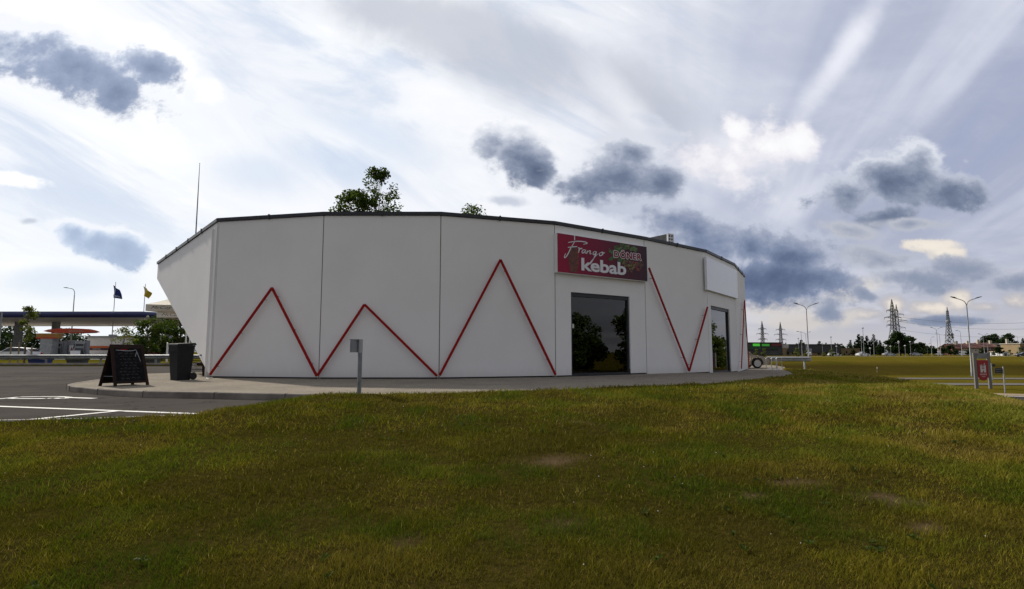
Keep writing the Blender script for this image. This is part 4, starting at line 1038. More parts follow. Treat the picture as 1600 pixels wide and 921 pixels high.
# A-board
c = G(206, 603, 0); ab = thing('a_board', 'dark wooden folding menu board with chalk writing on the pavement corner', 'menu board', c)
rot = R(66); Mz = Matrix.Rotation(rot, 3, 'Z'); q = lambda x, y, z: Vector((c.x, c.y, 0))+Mz@Vector((x, y, z))
W, H, SPR = .90, 1.06, .62
def panel(sgn):
    y0 = 0 if sgn < 0 else SPR
    def fn(a, b, off=0.0):               # a across -.5..5, b up 0..1
        y = y0+(SPR/2-y0)*b; ny = -sgn*-1
        return q(a*W*(1-.06*b), y+sgn*off*.96, b*H)
    return fn
for sgn in (-1, 1):
    fn = panel(sgn); mb = MB()
    def slab(a0, a1, b0, b1, o0=-.014, o1=.014):
        mb.add([fn(a, b, o) for o in (o0, o1) for a, b in ((a0, b0), (a1, b0), (a1, b1), (a0, b1))], [(3, 2, 1, 0), (4, 5, 6, 7), (0, 1, 5, 4), (1, 2, 6, 5), (2, 3, 7, 6), (3, 0, 4, 7)])
    slab(-.5, -.415, 0, 1); slab(.415, .5, 0, 1); slab(-.415, .415, .90, 1.0); slab(-.415, .415, .06, .115)
    fr = mb.build('frame', M['wood'], ab, bevel=.004)
    mb = MB(); slab(-.415, .415, .115, .90, -.008, .006); bd = mb.build('board', M['chalk_board'], fr)
    if sgn < 0:
        mb = MB()
        rows = [.78, .71, .64, .56, .49, .42, .34, .27, .18]
        for ri, b in enumerate(rows):
            a = -.30+.08*random.random(); e = .28-.1*random.random()
            while a < e:
                w_ = .05+.1*random.random(); h_ = .022 if ri not in (0, 8) else .04
                pts = []
                n_ = int(w_/.018)+2
                for j in range(n_): pts.append((a+w_*j/n_, b+h_*(random.random()-.5)*(1 if j % 2 else -1)*1.2))
                strokes(mb, [pts], lambda x, y: fn(x, y, .0085), .006); a += w_+.03
        mb.build('chalk_writing', M['chalk'], bd)
        mb = MB(); strokes(mb, [[(-.36, .865), (-.2, .855), (-.05, .845), (.15, .85), (.24, .875)], [(.24, .875), (.27, .80), (.30, .70), (.34, .58)], [(.26, .81), (.22, .75), (.20, .70)]], lambda x, y: fn(x, y, .02), .012)
        mb.build('chain', M['rope'], ab)
        mb = MB(); strokes(mb, [[(-.22, .885), (-.12, .875), (-.02, .885)]], lambda x, y: fn(x, y, .018), .018); mb.build('red_writing', M['red_paint'], bd)
for s_ in (-.25, .25): MB().bar(q(s_*1.6, .02+.28*.3, .25), q(s_*1.6, SPR-.02-.28*.3, .25), .012).build('stay', M['zinc_dark'], ab)
# post with a small box at the edge of the lawn
p = G(561, 616, 0); p.z = float(ground_z(p.x, p.y))-.05
top = P(562, 531.5, p.y)
po = thing('meter_post', 'short grey steel post with a small socket box at the lawn edge', 'post', p)
MB().tube([p, (p.x, p.y, top.z)], .046, 14).build('post', M['zinc_dark'], po, smooth=True)
wv = P(556, 541, p.y); mb = MB()
rz_ = R(-18)
mb.box((p.x-.105, p.y-.03, wv.z), (.13, .16, .262), rz=rz_); bx = mb.build('box', M['zinc_dark'], po, bevel=.006)
MB().box((p.x-.095, p.y-.03, wv.z+.135), (.17, .19, .012), rz=rz_).build('box_lid', M['lamp_grey'], bx)
Mz = Matrix.Rotation(rz_, 3, 'Z'); cc = Vector((p.x-.105, p.y-.03, wv.z))
MB().box(cc+Mz@Vector((-.068, 0, 0)), (.006, .12, .22), rz=rz_).build('socket_plate', M['zinc'], bx)
for zz_ in (-.06, .0, .06): MB().box(cc+Mz@Vector((-.073, 0, zz_)), (.006, .05, .035), rz=rz_).build('socket', M['black'], bx)
MB().tube([(p.x, p.y, wv.z-.14), (p.x, p.y, wv.z+.14)], .053, 14).build('clamp', M['zinc'], po)
# picnic bench glimpsed under the overhang
c = G(316, 588, 0); bn = thing('picnic_bench', 'dark timber picnic bench half hidden behind the slanting wall', 'bench', c)
q = lambda x, y, z: Vector((c.x+x, c.y+y, z))
for yy_ in (0, 1.2):
    MB().bar(q(.06, yy_, 0), q(.02, yy_, .72), .10, .05).build('leg', M['wood'], bn); MB().bar(q(.72, yy_, 0), q(.50, yy_, .72), .10, .05).build('leg', M['wood'], bn)
    MB().bar(q(-.2, yy_, .42), q(1.0, yy_, .42), .09, .05).build('brace', M['wood'], bn)
MB().box(q(.35, .6, .75), (.75, 1.6, .045)).build('tabletop', M['wood'], bn)
for xx_ in (-.12, .9): MB().box(q(xx_, .6, .475), (.26, 1.6, .04)).build('seat', M['wood'], bn)
hs = tag(MB().tube([G(322, 591, .01), G(326, 592.5, .01), G(330, 591, .012), G(334, 589, .012), G(341, 588.6, .012)], .012).build('hose', M['rope']), 'pale hose lying on the pavers at the wall corner', 'hose')
# parasols
def parasol(u, d, half, zv0, zv1, zpk, label, txt=True, rz=R(6)):
    x = (u-800)/F*d; r_ = thing('parasol', label, 'parasol', (x, d, 0), 'cream parasols of the terrace')
    Mz = Matrix.Rotation(rz, 3, 'Z'); q = lambda a, b, z: Vector((x, d, 0))+Mz@Vector((a, b, z))
    MB().tube([(x, d, 0), (x, d, zpk)], .035, 10).build('pole', M['steel'], r_)
    mb = MB(); n = 6
    cs = [(-1, -1), (1, -1), (1, 1), (-1, 1)]
    for i in range(4):
        a, b = cs[i], cs[(i+1) % 4]
        for j in range(n):
            for l in range(n):
                def pt(s_, t):
                    e = (a[0]+(b[0]-a[0])*s_, a[1]+(b[1]-a[1])*s_); k_ = t
                    sag = .10*math.sin(math.pi*s_)*t*0+.05*math.sin(math.pi*t)
                    return q(e[0]*half*k_, e[1]*half*k_, zpk+(zv1-zpk)*t-sag-.04*math.sin(math.pi*s_)*t*t)
                mb.add([pt(j/n, l/n), pt((j+1)/n, l/n), pt((j+1)/n, (l+1)/n), pt(j/n, (l+1)/n)], [(0, 1, 2, 3)])
    cn_ = mb.build('canopy', M['canvas'], r_, smooth=True)
    mb = MB()
    for i in range(4):
        a, b = cs[i], cs[(i+1) % 4]
        for j in range(n):
            e0, e1 = [(a[0]+(b[0]-a[0])*s_, a[1]+(b[1]-a[1])*s_) for s_ in (j/n, (j+1)/n)]
            dz = [-.04*math.sin(math.pi*s_) for s_ in (j/n, (j+1)/n)]
            mb.add([q(e0[0]*half, e0[1]*half, zv0), q(e1[0]*half, e1[1]*half, zv0), q(e1[0]*half, e1[1]*half, zv1+dz[1]), q(e0[0]*half, e0[1]*half, zv1+dz[0])], [(0, 1, 2, 3)])
    va = mb.build('valance', M['canvas'], r_, fix=False)
    if txt:
        hh = zv1-zv0
        put_text(MB(), 'McCoy', lambda a, b: q(half*(-.80+.78*a), -half-.006, zv0+hh*(.14+.60*b)), -.005, .45).build('lettering', M['brown_ink'], va)
    MB().box((x, d, .06), (.7, .7, .12)).build('base', M['concrete'], r_)
    for a, b in cs: MB().bar(q(0, 0, zpk-.12), q(a*half*.97, b*half*.97, zv1-.03), .025).build('rib', M['wood'], r_)
def zat(v, d): return P(280, v, d).z
parasol(292, 29.0, 1.30, zat(486, 27.7), zat(475.5, 27.7), zat(458, 29), 'larger cream parasol with McCoy lettering beside the slanting wall', True, R(0))
parasol(298, 36.0, 1.40, zat(496.5, 34.6), zat(487.5, 34.6), zat(474, 36), 'cream parasol farther back under the first one', True, R(8))

# ------------------------------------------------------------------ cars
def make_car(kind, paint, label, group=None, L=4.4, W=1.76, H=1.46, hatch=True, van=False):
    t = thing('parked_car', label, 'car', (0, 0, 0), group); hw = W/2
    xf, xr = L*.30, -L*.29; wr = .325                     # axle positions, wheel radius
    def arch(cx):
        return [(cx+.39*math.cos(a), .33+.39*math.sin(a)) for a in (math.radians(k_) for k_ in (-20, 15, 50, 90, 130, 165, 200))]
    lo = .20
    ar, af = arch(xr), arch(xf)
    low = [(-L/2+.08, lo+.1)]+[(x, max(z, lo)) for x, z in reversed(ar)]+[(x, max(z, lo)) for x, z in reversed(af)]+[(L/2-.12, lo+.05), (L/2-.02, lo+.25), (L/2, .52)]
    if van: upper = [(L/2-.06, .75), (L/2-.55, .98), (L*.10, 1.06), (-L/2+.02, 1.06), (-L/2, .6)]
    else: upper = [(L/2-.10, .68), (L/2-.45, .80), (L*.235, .92), (L*.0, .95), (-L*.36, .97), (-L/2+.06, .93), (-L/2-.0, .62), (-L/2+.0, .45)]
    prof = low+upper; n = len(prof)
    cx = sum(x for x, z in prof)/n
    ys = [(-hw, .95), (-hw+.05, 1.0), (hw-.05, 1.0), (hw, .95)]
    mb = MB(); secs = []
    for y, k_ in ((-hw+.06, 0), (-hw, 1), (hw, 1), (hw-.06, 0)):
        secs.append([(x*(1 if k_ else .985), y, z-(0 if k_ else (.03 if z > .6 else 0))+(0 if k_ or z > .6 else .0)) for x, z in prof])
    vs = [p for s_ in secs for p in s_]
    # bulge: outer belt line sits lower, the shoulder is pulled in
    vs2 = []
    for i, (x, y, z) in enumerate(vs):
        vs2.append((x, y*(1-.05*max(0, (z-.6)/.4)), z))
    fs = [(i*n+j, i*n+(j+1) % n, (i+1)*n+(j+1) % n, (i+1)*n+j) for i in range(3) for j in range(n)]
    mb.add(vs2, fs+[tuple(range(n)), tuple(range(3*n, 4*n))])
    body = mb.build('body', paint, t, smooth=True)
    if van: gh = [(L/2-.60, 1.0), (L/2-1.25, H+.30), (L/2-1.6, H+.36), (-L/2+.10, H+.34), (-L/2+.03, 1.04)]
    elif hatch: gh = [(L*.235, .90), (L*.075, H-.05), (-L*.03, H), (-L*.28, H-.06), (-L*.36, H-.13), (-L/2+.10, .95)]
    else: gh = [(L*.22, .90), (L*.06, H-.05), (-L*.04, H), (-L*.20, H-.05), (-L*.36, .97)]
    m_ = len(gh); mb = MB(); sec = []
    zlo, zhi = .92, H+(.35 if van else 0)
    for y in (-1, 1): sec.append([(x, y*(hw*.93-.16*(z-zlo)/(zhi-zlo)), z) for x, z in gh])
    mb.add(sec[0]+sec[1], [tuple(range(m_)), tuple(range(m_, 2*m_))]+[(j, (j+1) % m_, m_+(j+1) % m_, m_+j) for j in range(m_)])
    cab = mb.build('cabin', paint, t, bevel=.03, smooth=True)
    # side windows, windscreen, rear window as glass set just proud of the cabin
    c0 = (sum(x for x, z in gh)/m_, sum(z for x, z in gh)/m_)
    for y in (-1, 1):
        pts = [(c0[0]+(x-c0[0])*.88, c0[1]+.015+(z-c0[1])*.80) for x, z in gh]
        if van: pts = [(L/2-.72, 1.06), (L/2-1.25, H+.18), (L/2-1.9, H+.18), (L/2-1.9, 1.06)]
        P3 = [(x, y*(hw*.93-.16*(z-zlo)/(zhi-zlo)+.008), z) for x, z in pts]
        MB().add(P3, [tuple(range(len(P3)))]).build('window', M['window_dark'], t)
    for (x0, z0), (x1, z1), e in ((gh[0], gh[1], .012), (gh[-1], gh[-2], -.012)):
        if van and e < 0: continue
        a, b = .12, .88; q = []
        for k_, s_ in ((a, -1), (a, 1), (b, 1), (b, -1)):
            z = z0+(z1-z0)*k_; q.append((x0+(x1-x0)*k_+e, s_*(hw*.93-.16*(z-zlo)/(zhi-zlo)-.08), z+.008))
        MB().add(q, [(0, 1, 2, 3)]).build('window', M['window_dark'], t)
    for x in (xf, xr):
        for y in (-1, 1):
            w = MB().lathe([(.2, -.10), (.30, -.10), (wr, -.07), (wr, .07), (.30, .10), (.2, .10)], 22, (x, y*(hw-.12), wr), 'Y').build('wheel', M['rubber'], t)
            mb = MB(); mb.lathe([(.215, -.06), (.215, .06)], 20, (x, y*(hw-.10), wr), 'Y')
            rim = mb.build('rim', M['black'], w)
            mb = MB()
            for k_ in range(5):
                a = k_*1.2566+.3; mb.bar((x, y*(hw-.025), wr), (x+.20*math.cos(a), y*(hw-.025), wr+.20*math.sin(a)), .055, .02, up=(0, 1, 0))
            mb.lathe([(.195, -.012), (.225, -.015), (.225, .015), (.195, .012)], 22, (x, y*(hw-.03), wr), 'Y')
            mb.lathe([(.05, -.02), (.05, .02)], 10, (x, y*(hw-.02), wr), 'Y')
            mb.build('hub_spokes', M['rim'], w)
    for y in (-1, 1):
        MB().box((L/2-.10, y*(hw-.28), .66), (.22, .36, .13)).build('headlight', M['head'], t, bevel=.03)
        MB().box((-L/2+.03, y*(hw-.20), .78), (.12, .22, .22)).build('tail_light', M['tail'], t, bevel=.03)
        if not van: MB().box((L*.17, y*(hw+.06), .98), (.12, .2, .13)).build('mirror', paint, t, bevel=.03)
    return t
def place(o, x, y, z, rz): o.location = (x, y, z); o.rotation_euler = (0, 0, rz)
c1 = make_car('hatch', M['car_champagne'], 'champagne coloured hatchback nosing out from behind the right end of the building', L=4.3, H=1.52)
gx = (1176.5-800)/F*38
place(c1, gx-4.3*.30, 38.4, pz(gx, 38.4)+.012, 0)
tp = {}
def car(kind, u, d, z, rz, label, group, **kw):
    if kind not in tp:
        pm = {'w': 'car_white', 'd': 'car_dark', 's': 'car_silver', 'r': 'car_red', 'v': 'car_white'}[kind[0]]
        o = tp[kind] = make_car(kind, M[pm], label, group, van=kind[0] == 'v', hatch=not kind.endswith('s'), **({'L': 5.0, 'H': 1.6, 'W': 1.9} if kind[0] == 'v' else kw))
    else: o = dup(tp[kind], label=label)
    x = (u-800)/F*d; place(o, x, d, z, rz); o['group'] = group; return o
GL = 'cars around the petrol station'; GR = 'cars along the far road'
car('w', 28, 64, -.1, R(180), 'white car with dark windows at the far left behind the guardrail', GL, L=4.7)
car('d', 50, 76, -.1, R(200), 'dark car just right of the white car by the thin posts', GL)
car('w', 118, 71, -.1, R(100), 'white car half hidden behind the pump column', GL)
car('r', 225, 60, -.1, R(172), 'dark red car behind the chalk board and rail', GL)
car('d', 248, 82, -.1, R(100), 'dark off-road car under the trees by the canopy end', GL)
zf = lambda u, d: float(ground_z((u-800)/F*d, d))
car('ws', 1345, 190, zf(1345, 190), R(15), 'low white saloon parked before the conifer grove', GR)
car('w', 1301, 215, zf(1301, 215), R(10), 'white car in front of the dark long hall', GR)
car('v', 1463, 265, zf(1463, 265), R(40), 'white van left of the radio mast trees', GR)
car('v', 1500, 268, zf(1500, 268), R(150), 'white van before the red roofed terrace', GR)
car('s', 1386, 215, zf(1386, 215), R(0), 'silver car under the power pylons', GR)
car('s', 1428, 230, zf(1428, 230), R(0), 'silver car before the dark wood right of the pylons', GR)
car('d', 1596, 180, zf(1596, 180), R(160), 'dark car at the right edge by the tan house', GR)
car('w', 1262, 235, zf(1262, 235), R(60), 'white car beside the tall twin lamp post', GR)

# ------------------------------------------------------------------ guardrails, bike hoops
def guardrail(name_pts, label, zfn, top=.78, sp=4.0, face=-1, endpost=True, zm='zinc'):
    a, b = Vector(name_pts[0]), Vector(name_pts[1]); t = (b-a); L = t.length; t.normalize(); n = Vector((t.y, -t.x, 0))*1.0
    if n.y > 0: n = -n
    g = thing('guardrail', label, 'guardrail', ((a.x+b.x)/2, (a.y+b.y)/2, zfn((a.x+b.x)/2, (a.y+b.y)/2)))
    prof = [(0, .0), (.035, .03), (.075, .055), (.08, .09), (.03, .135), (.01, .165), (.03, .195), (.08, .24), (.075, .275), (.035, .30), (0, .33)]
    mb = MB(); rows = []
    for k_ in range(0, int(L/2)+2):
        s_ = min(k_*2.0, L); p = a+t*s_; z = zfn(p.x, p.y)+top-.33
        rows.append([Vector((p.x, p.y, z+h))+n*(o+.06) for o, h in prof])
    m_ = len(prof)
    for r0, r1 in zip(rows[:-1], rows[1:]):
        for j in range(m_-1): mb.add([r0[j], r1[j], r1[j+1], r0[j+1]], [(0, 1, 2, 3)])
        back = lambda r_: [p-n*.012 for p in r_]
        q0, q1 = back(r0), back(r1)
        for j in range(m_-1): mb.add([q0[j], q0[j+1], q1[j+1], q1[j]], [(0, 1, 2, 3)])
    mb.build('rail', M[zm], g, smooth=True, fix=False)
    k_ = 0
    while k_*sp <= L+.01:
        p = a+t*min(k_*sp, L-.1); z = zfn(p.x, p.y)
        MB().box((p.x, p.y, z+top/2-.15), (.10, .12, top+.26), rz=math.atan2(t.y, t.x)).build('post', M[zm], g, bevel=.004); k_ += 1
    if endpost:
        mb = MB(); p = b; z = zfn(p.x, p.y)+top-.33
        c_ = [Vector((p.x, p.y, z+.02))+n*.06, Vector((p.x, p.y, z+.02))+t*.16+n*.04, Vector((p.x, p.y, z+.02))+t*.2-n*.1, Vector((p.x, p.y, z+.02))-n*.1]
        mb.prism(c_, (0, 0, .29)); mb.build('end_shoe', M['zinc'], g, bevel=.03)
    return g
gz = lambda x, y: pz(x, y)-.02 if x > 0 else -.05
guardrail(((-62, 42.3, 0), (-6, 42.3, 0)), 'long grey steel guardrail along the far side of the left parking lot', lambda x, y: -.10, .78, 4.0, endpost=False, zm='zinc_dark')
guardrail(((13.5, 40.6, 0), (20.6, 40.2, 0)), 'short steel guardrail ending beside the bike hoops and lawn', lambda x, y: -.27, .80, 3.4)
# blocks under the long guardrail
def block(u0, u1, d, m, label, h=.42):
    x0, x1 = ((u-800)/F*d for u in (u0, u1)); c = Vector(((x0+x1)/2, d, -.12))
    t = thing('kerb_block', label, 'block', c, 'ballast blocks by the guardrail'); w = (x1-x0)/2; mb = MB()
    lo = [(-w*.88, -.3, 0), (w*.88, -.3, 0), (w*.88, .3, 0), (-w*.88, .3, 0)]; hi = [(-w, -.36, h), (w, -.36, h), (w, .36, h), (-w, .36, h)]
    mb.add([c+Vector(q_) for q_ in lo+hi], [(3, 2, 1, 0), (4, 5, 6, 7), (0, 1, 5, 4), (1, 2, 6, 5), (2, 3, 7, 6), (3, 0, 4, 7)])
    mb.build('tub', m, t, bevel=.02)
    MB().box((c.x, c.y, c.z+h+.02), (2*w+.06, .78, .05)).build('rim', m, t, bevel=.01)
block(54, 82, 43.0, M['blue_block'], 'blue tapered tub under the guardrail')
block(113, 138, 43.0, M['grey_block'], 'grey tapered tub under the guardrail left of the chalk board')
block(230, 251, 43.0, M['grey_block'], 'grey tapered tub under the guardrail between chalk board and bin')
# bike hoops
first = None
for u, d, lab in ((1198.5, 36.6, 'bike hoop nearest the champagne car'), (1207, 35.6, 'middle bike hoop of the row by the guardrail'), (1214.5, 35.0, 'right hand bike hoop nearest the lawn')):
    x = (u-800)/F*d; z = pz(x, d)
    if first is None:
        first = h_ = thing('bike_hoop', 'stainless steel '+lab, 'bike stand', (0, 0, 0), 'steel bike hoops')
        pts = [(-.30, 0, .05), (-.30, 0, .60)]+[(-.30+.12-.12*math.cos(a), 0, .60+.12*math.sin(a)) for a in (.4, .8, 1.2, 1.57)]+[(.18+.12*math.sin(a), 0, .60+.12*math.cos(a)) for a in (0, .4, .8, 1.2, 1.57)]+[(.30, 0, .05)]
        MB().tube(pts, .024, 10).build('hoop', M['steel'], h_, smooth=True)
        MB().tube([(-.30, 0, .05), (-.24, 0, .012), (.24, 0, .012), (.30, 0, .05)], .024, 8).build('foot_rail', M['steel'], h_)
        h_.location = (x, d, z); h_.rotation_euler = (0, 0, R(35))
    else: dup(first, (x, d, z), R(35), label='stainless steel '+lab)

# ------------------------------------------------------------------ lamps
def lamp(u, vt, vb, d, kind, label, zbase=None, base_cut=0):
    x = (u-800)/F*d; zt = P(u, vt, d).z; zb_ = float(ground_z(x, d)) if zbase is None else zbase
    g = {'double': 'twin arm street lamps', 'left': 'single arm street lamps', 'right': 'single arm street lamps', 'pole': 'plain floodlight poles', 'globe': 'small park lamps'}[kind]
    t = thing('street_lamp', label, 'street lamp', (x, d, zb_), g); h = zt-zb_
    k_ = max(.65, min(1.0, h/10)); q = lambda a, z: Vector((x+a, d, zb_+z))
    thin = max(1.0, d/230)
    if kind == 'pole':
        MB().tube([q(0, 0), q(0, h)], [.10*thin, .06*thin], 8).build('pole', M['lamp_grey'], t)
        MB().box(q(0, h), (.5*thin, .35, .30*thin)).build('lamp_head', M['lamp_grey'], t, bevel=.03); return t
    if kind == 'globe':
        MB().tube([q(0, 0), q(0, h-.2)], [.07*thin, .05*thin], 8).build('pole', M['lamp_grey'], t)
        MB().lathe([(.05, -.20), (.26, -.05), (.30, .08), (.16, .2), (.03, .24)], 12, q(0, h-.15)).build('lamp_head', M['gloss_white'], t, smooth=True); return t
    MB().tube([q(0, 0), q(0, .9), q(0, .95), q(0, h-1.15*k_)], [.13*k_*thin, .13*k_*thin, .10*k_*thin, .065*k_*thin], 10).build('pole', M['lamp_grey'], t, smooth=True)
    for sgn in ((-1, 1) if kind == 'double' else ((-1,) if kind == 'left' else (1,))):
        if kind == 'double': pts = [(0, h-1.2*k_), (.06, h-.95*k_), (.25, h-.62*k_), (.55, h-.42*k_), (1.0, h-.26*k_), (1.45, h-.12*k_)]
        else: pts = [(0, h-1.2*k_), (0, h-.75*k_), (-.0+.10, h-.42*k_), (.34, h-.16*k_), (.7, h-.04*k_), (1.05, h)]
        pts = [q(sgn*a*k_, z) for a, z in pts]
        MB().tube(pts, .05*k_*thin, 8).build('arm', M['lamp_grey'], t, smooth=True)
        e = pts[-1]; dirv = (pts[-1]-pts[-2]).normalized(); up = Vector((0, 1, 0)).cross(dirv)*sgn*-1
        if up.z < 0: up = -up
        mb = MB(); a0, a1, a2 = e-dirv*.10, e+dirv*.3*k_, e+dirv*.78*k_
        for c_, w_, hh in ((a0, .07, .05), (a1, .16, .09), (a2, .10, .035)):
            mb.v += [tuple(c_+Vector((0, s_*w_, 0))+up*(hh if tt else -.035)*thin) for s_, tt in ((-1, 0), (1, 0), (1, 1), (-1, 1))]
        mb.f += [(0, 1, 5, 4), (1, 2, 6, 5), (2, 3, 7, 6), (3, 0, 4, 7), (4, 5, 9, 8), (5, 6, 10, 9), (6, 7, 11, 10), (7, 4, 8, 11), (3, 2, 1, 0), (8, 9, 10, 11)]
        mb.build('lamp_head', M['dark_metal'], t)
    return t
lamp(1261, 474.5, 577, 97, 'double', 'tall twin arm street lamp at the end of the short guardrail')
lamp(1512.5, 465, 588, 82, 'double', 'tall twin arm street lamp right behind the red town sign')
lamp(1251, 518.5, 557, 150, 'left', 'curved single arm lamp just left of the tall twin lamp by the guardrail')
lamp(1258, 519, 557, 225, 'double', 'faint thin twin arm lamp half hidden by the tall one at the guardrail')
lamp(1246, 529, 557, 240, 'pole', 'thin plain pole in front of the dark hall, leftmost of them')
lamp(1283, 536, 557, 220, 'globe', 'small park lamp before the middle of the dark hall')
lamp(1297, 527, 557, 200, 'pole', 'plain floodlight pole beside the pale shrub at the dark hall')
lamp(1305, 541, 557, 200, 'globe', 'small park lamp near the right end of the dark hall')
lamp(1344, 526, 557, 190, 'pole', 'shorter of two poles standing behind the low white saloon')
lamp(1347.5, 513, 557, 185, 'pole', 'taller of two poles standing behind the low white saloon')
lamp(1363, 523, 557, 190, 'pole', 'plain pole against the conifers left of the pylons')
lamp(1357, 544, 557, 180, 'globe', 'small lamp against the conifers beside the plain pole')
lamp(1380, 540, 557, 200, 'globe', 'small lamp at the left foot of the big pylons')
lamp(1389, 541, 557, 200, 'globe', 'small lamp just right of the left pylon foot')
lamp(1402, 533.5, 557, 190, 'globe', 'taller park lamp in front of the pylon trees')
lamp(1411.5, 540, 557, 190, 'globe', 'small park lamp right of the pylon trees')
lamp(1420, 534, 557, 200, 'globe', 'park lamp before the round dark tree right of the pylons')
lamp(1446, 537, 557, 230, 'double', 'faint low twin lamp left of the lamp cluster')
lamp(1452.5, 527, 557, 200, 'right', 'single arm lamp bending right in the lamp cluster')
lamp(1462.5, 512, 557, 210, 'double', 'highest twin lamp of the cluster left of the radio mast')
lamp(1466.5, 521, 557, 200, 'left', 'single arm lamp bending left beside the highest twin lamp')
lamp(1499.5, 517, 557, 190, 'left', 'single arm lamp in front of the left end of the red roofs')
lamp(1534.5, 522, 557, 200, 'double', 'faint twin lamp above the middle of the red roofs')
lamp(1540, 530, 557, 220, 'left', 'faint single arm lamp over the middle red roofs')
lamp(1588, 525.5, 557, 200, 'left', 'single arm lamp over the dark roofed house at far right')
lamp(113, 450.5, 520, 95, 'left', 'curved street lamp rising above the blue canopy', -.1)
# flags
def flag(u, vt, d, m, pts, label, mark):
    x = (u-800)/F*d; zt = P(u, vt, d).z
    t = thing('flagpole', label, 'flag', (x, d, -.1), 'flags over the station canopy')
    MB().tube([(x, d, -.1), (x, d, zt)], [.07, .04], 8).build('pole', M['white'], t)
    f_ = [P(a, b, d) for a, b in pts]; mb = MB()
    k_ = 8; q = []
    for i in range(k_+1):
        for j in range(k_+1):
            a, b = i/k_, j/k_
            p = (f_[0]*(1-a)+f_[1]*a)*(1-b)+(f_[3]*(1-a)+f_[2]*a)*b
            q.append((p.x, p.y+.18*math.sin(a*7+b*3), p.z))
    mb.add(q, [(i*(k_+1)+j, (i+1)*(k_+1)+j, (i+1)*(k_+1)+j+1, i*(k_+1)+j+1) for i in range(k_) for j in range(k_)])
    cl = mb.build('flag_cloth', m, t, smooth=True)
    if mark:
        fl_ = lambda a, b: ((f_[0]*(1-a)+f_[1]*a)*b+(f_[3]*(1-a)+f_[2]*a)*(1-b))+Vector((0, -.22, 0))
        strokes(MB(), [[(.12, .10), (.18, .26), (.25, .12)], [(.3, .26), (.36, .12), (.42, .26)], [(.48, .12), (.55, .26), (.62, .13)], [(.68, .26), (.74, .12)], [(.8, .25), (.86, .12)]], fl_, .05).build('lettering', M['white'], cl)
    return t
flag(176.5, 441, 80, M['flag_blue'], [(177, 446), (186, 453), (192, 468), (177, 465.5)], 'dark blue flag on a white pole behind the blue canopy', True)
flag(223.5, 444, 78, M['flag_yellow'], [(224, 447.5), (237, 458), (232, 468), (225, 461.5)], 'yellow flag on a white pole near the cream parasol', False)

# ------------------------------------------------------------------ petrol station
st = thing('station_canopy', 'long petrol station canopy with a dark blue rounded edge', 'canopy', (-62, 84, -.1))
d1 = 70.0
xL, xR = -95.0, (232-800)/F*d1
zu, zt_ = P(100, 496.5, d1).z, P(100, 487, d1).z
depth = 24.0
def fas(m, name, o0, o1, za, zb_, par):
    mb = MB(); mb.box(((xL+xR)/2, d1+depth/2, (za+zb_)/2), (xR-xL-o0, depth-o1, zb_-za)); return mb.build(name, m, par)
fas(M['soffit'], 'soffit', .6, .6, zu+.05, zu+.30, st)
mb = MB(); n_ = 8; prof = [(0.0+.32*math.sin(math.pi*i/n_), zu+(zt_-zu)*i/n_) for i in range(n_+1)]
ring = []
for o_, z in prof:
    e = o_; ring.append([(xL-e, d1-e, z), (xR-.9-e*.2, d1-e, z), (xR+e, d1+1.1, z), (xR+e, d1+depth+e, z), (xL-e, d1+depth+e, z)])
vs = [p for r_ in ring for p in r_]; mb.add(vs, [(i*5+j, i*5+(j+1) % 5, (i+1)*5+(j+1) % 5, (i+1)*5+j) for i in range(n_) for j in range(5)])
mb.add(ring[-1], [(0, 1, 2, 3, 4)])
mb.build('fascia', M['stat_blue'], st, smooth=True)
for u, d in ((88, 82), (264, 78), (30, 82)):
    x = (u-800)/F*d
    MB().box((x, d, zu/2), (.72, .72, zu+.2)).build('column', M['pump_grey'], st, bevel=.03)
# red oval sign over the pumps on its own column
d = 68.0
sgn_ = thing('pump_sign', 'red lens shaped sign board on a grey pillar over the petrol pumps', 'sign', ((112-800)/F*d, d, -.1))
pp_ = [P(u, v, d) for u, v in ((67, 517.5), (75, 515), (92, 513.5), (112, 513.3), (130, 514), (139, 516), (146, 518.7), (139, 520.3), (118, 521), (92, 520.6), (76, 519.6))]
MB().prism(pp_, (0, 1.2, 0)).build('board', M['orange_red'], sgn_, bevel=.03)
mb = MB(); fn = lambda a, b: P(108+a*26, 519.2-b*3.0, d-.02)
strokes(mb, [[(i*.1, .1), (i*.1+.03, .9), (i*.1+.06, .2)] for i in range(9)], fn, .03); mb.build('lettering', M['car_champagne'], sgn_)
mb = MB(); strokes(mb, [[(-1.22, .2), (-1.18, 1.0), (-1.08, .6), (-1.2, .3)]], fn, .04); mb.build('lettering', M['car_champagne'], sgn_)
a, b = P(107, 520, d+.4), P(116, 556, d+.4)
MB().box(((a.x+b.x)/2, d+.5, 1.1), (b.x-a.x, .5, 2*1.15)).build('pillar', M['pump_grey'], sgn_, bevel=.02)
a, b = P(106.5, 540, d-.0), P(114, 550, d)
MB().box(((a.x+b.x)/2, d+.2, (a.z+b.z)/2), (b.x-a.x, .06, a.z-b.z)).build('notice', M['white'], sgn_)
mb = MB(); c_ = ((a.x+b.x)/2, (a.z+b.z)/2); mb.prism([(c_[0]-.14, d+.16, c_[1]-.28), (c_[0]+.14, d+.16, c_[1]-.28), (c_[0], d+.16, c_[1]+.22)], (0, -.01, 0)); mb.build('notice_mark', M['red_paint'], sgn_)
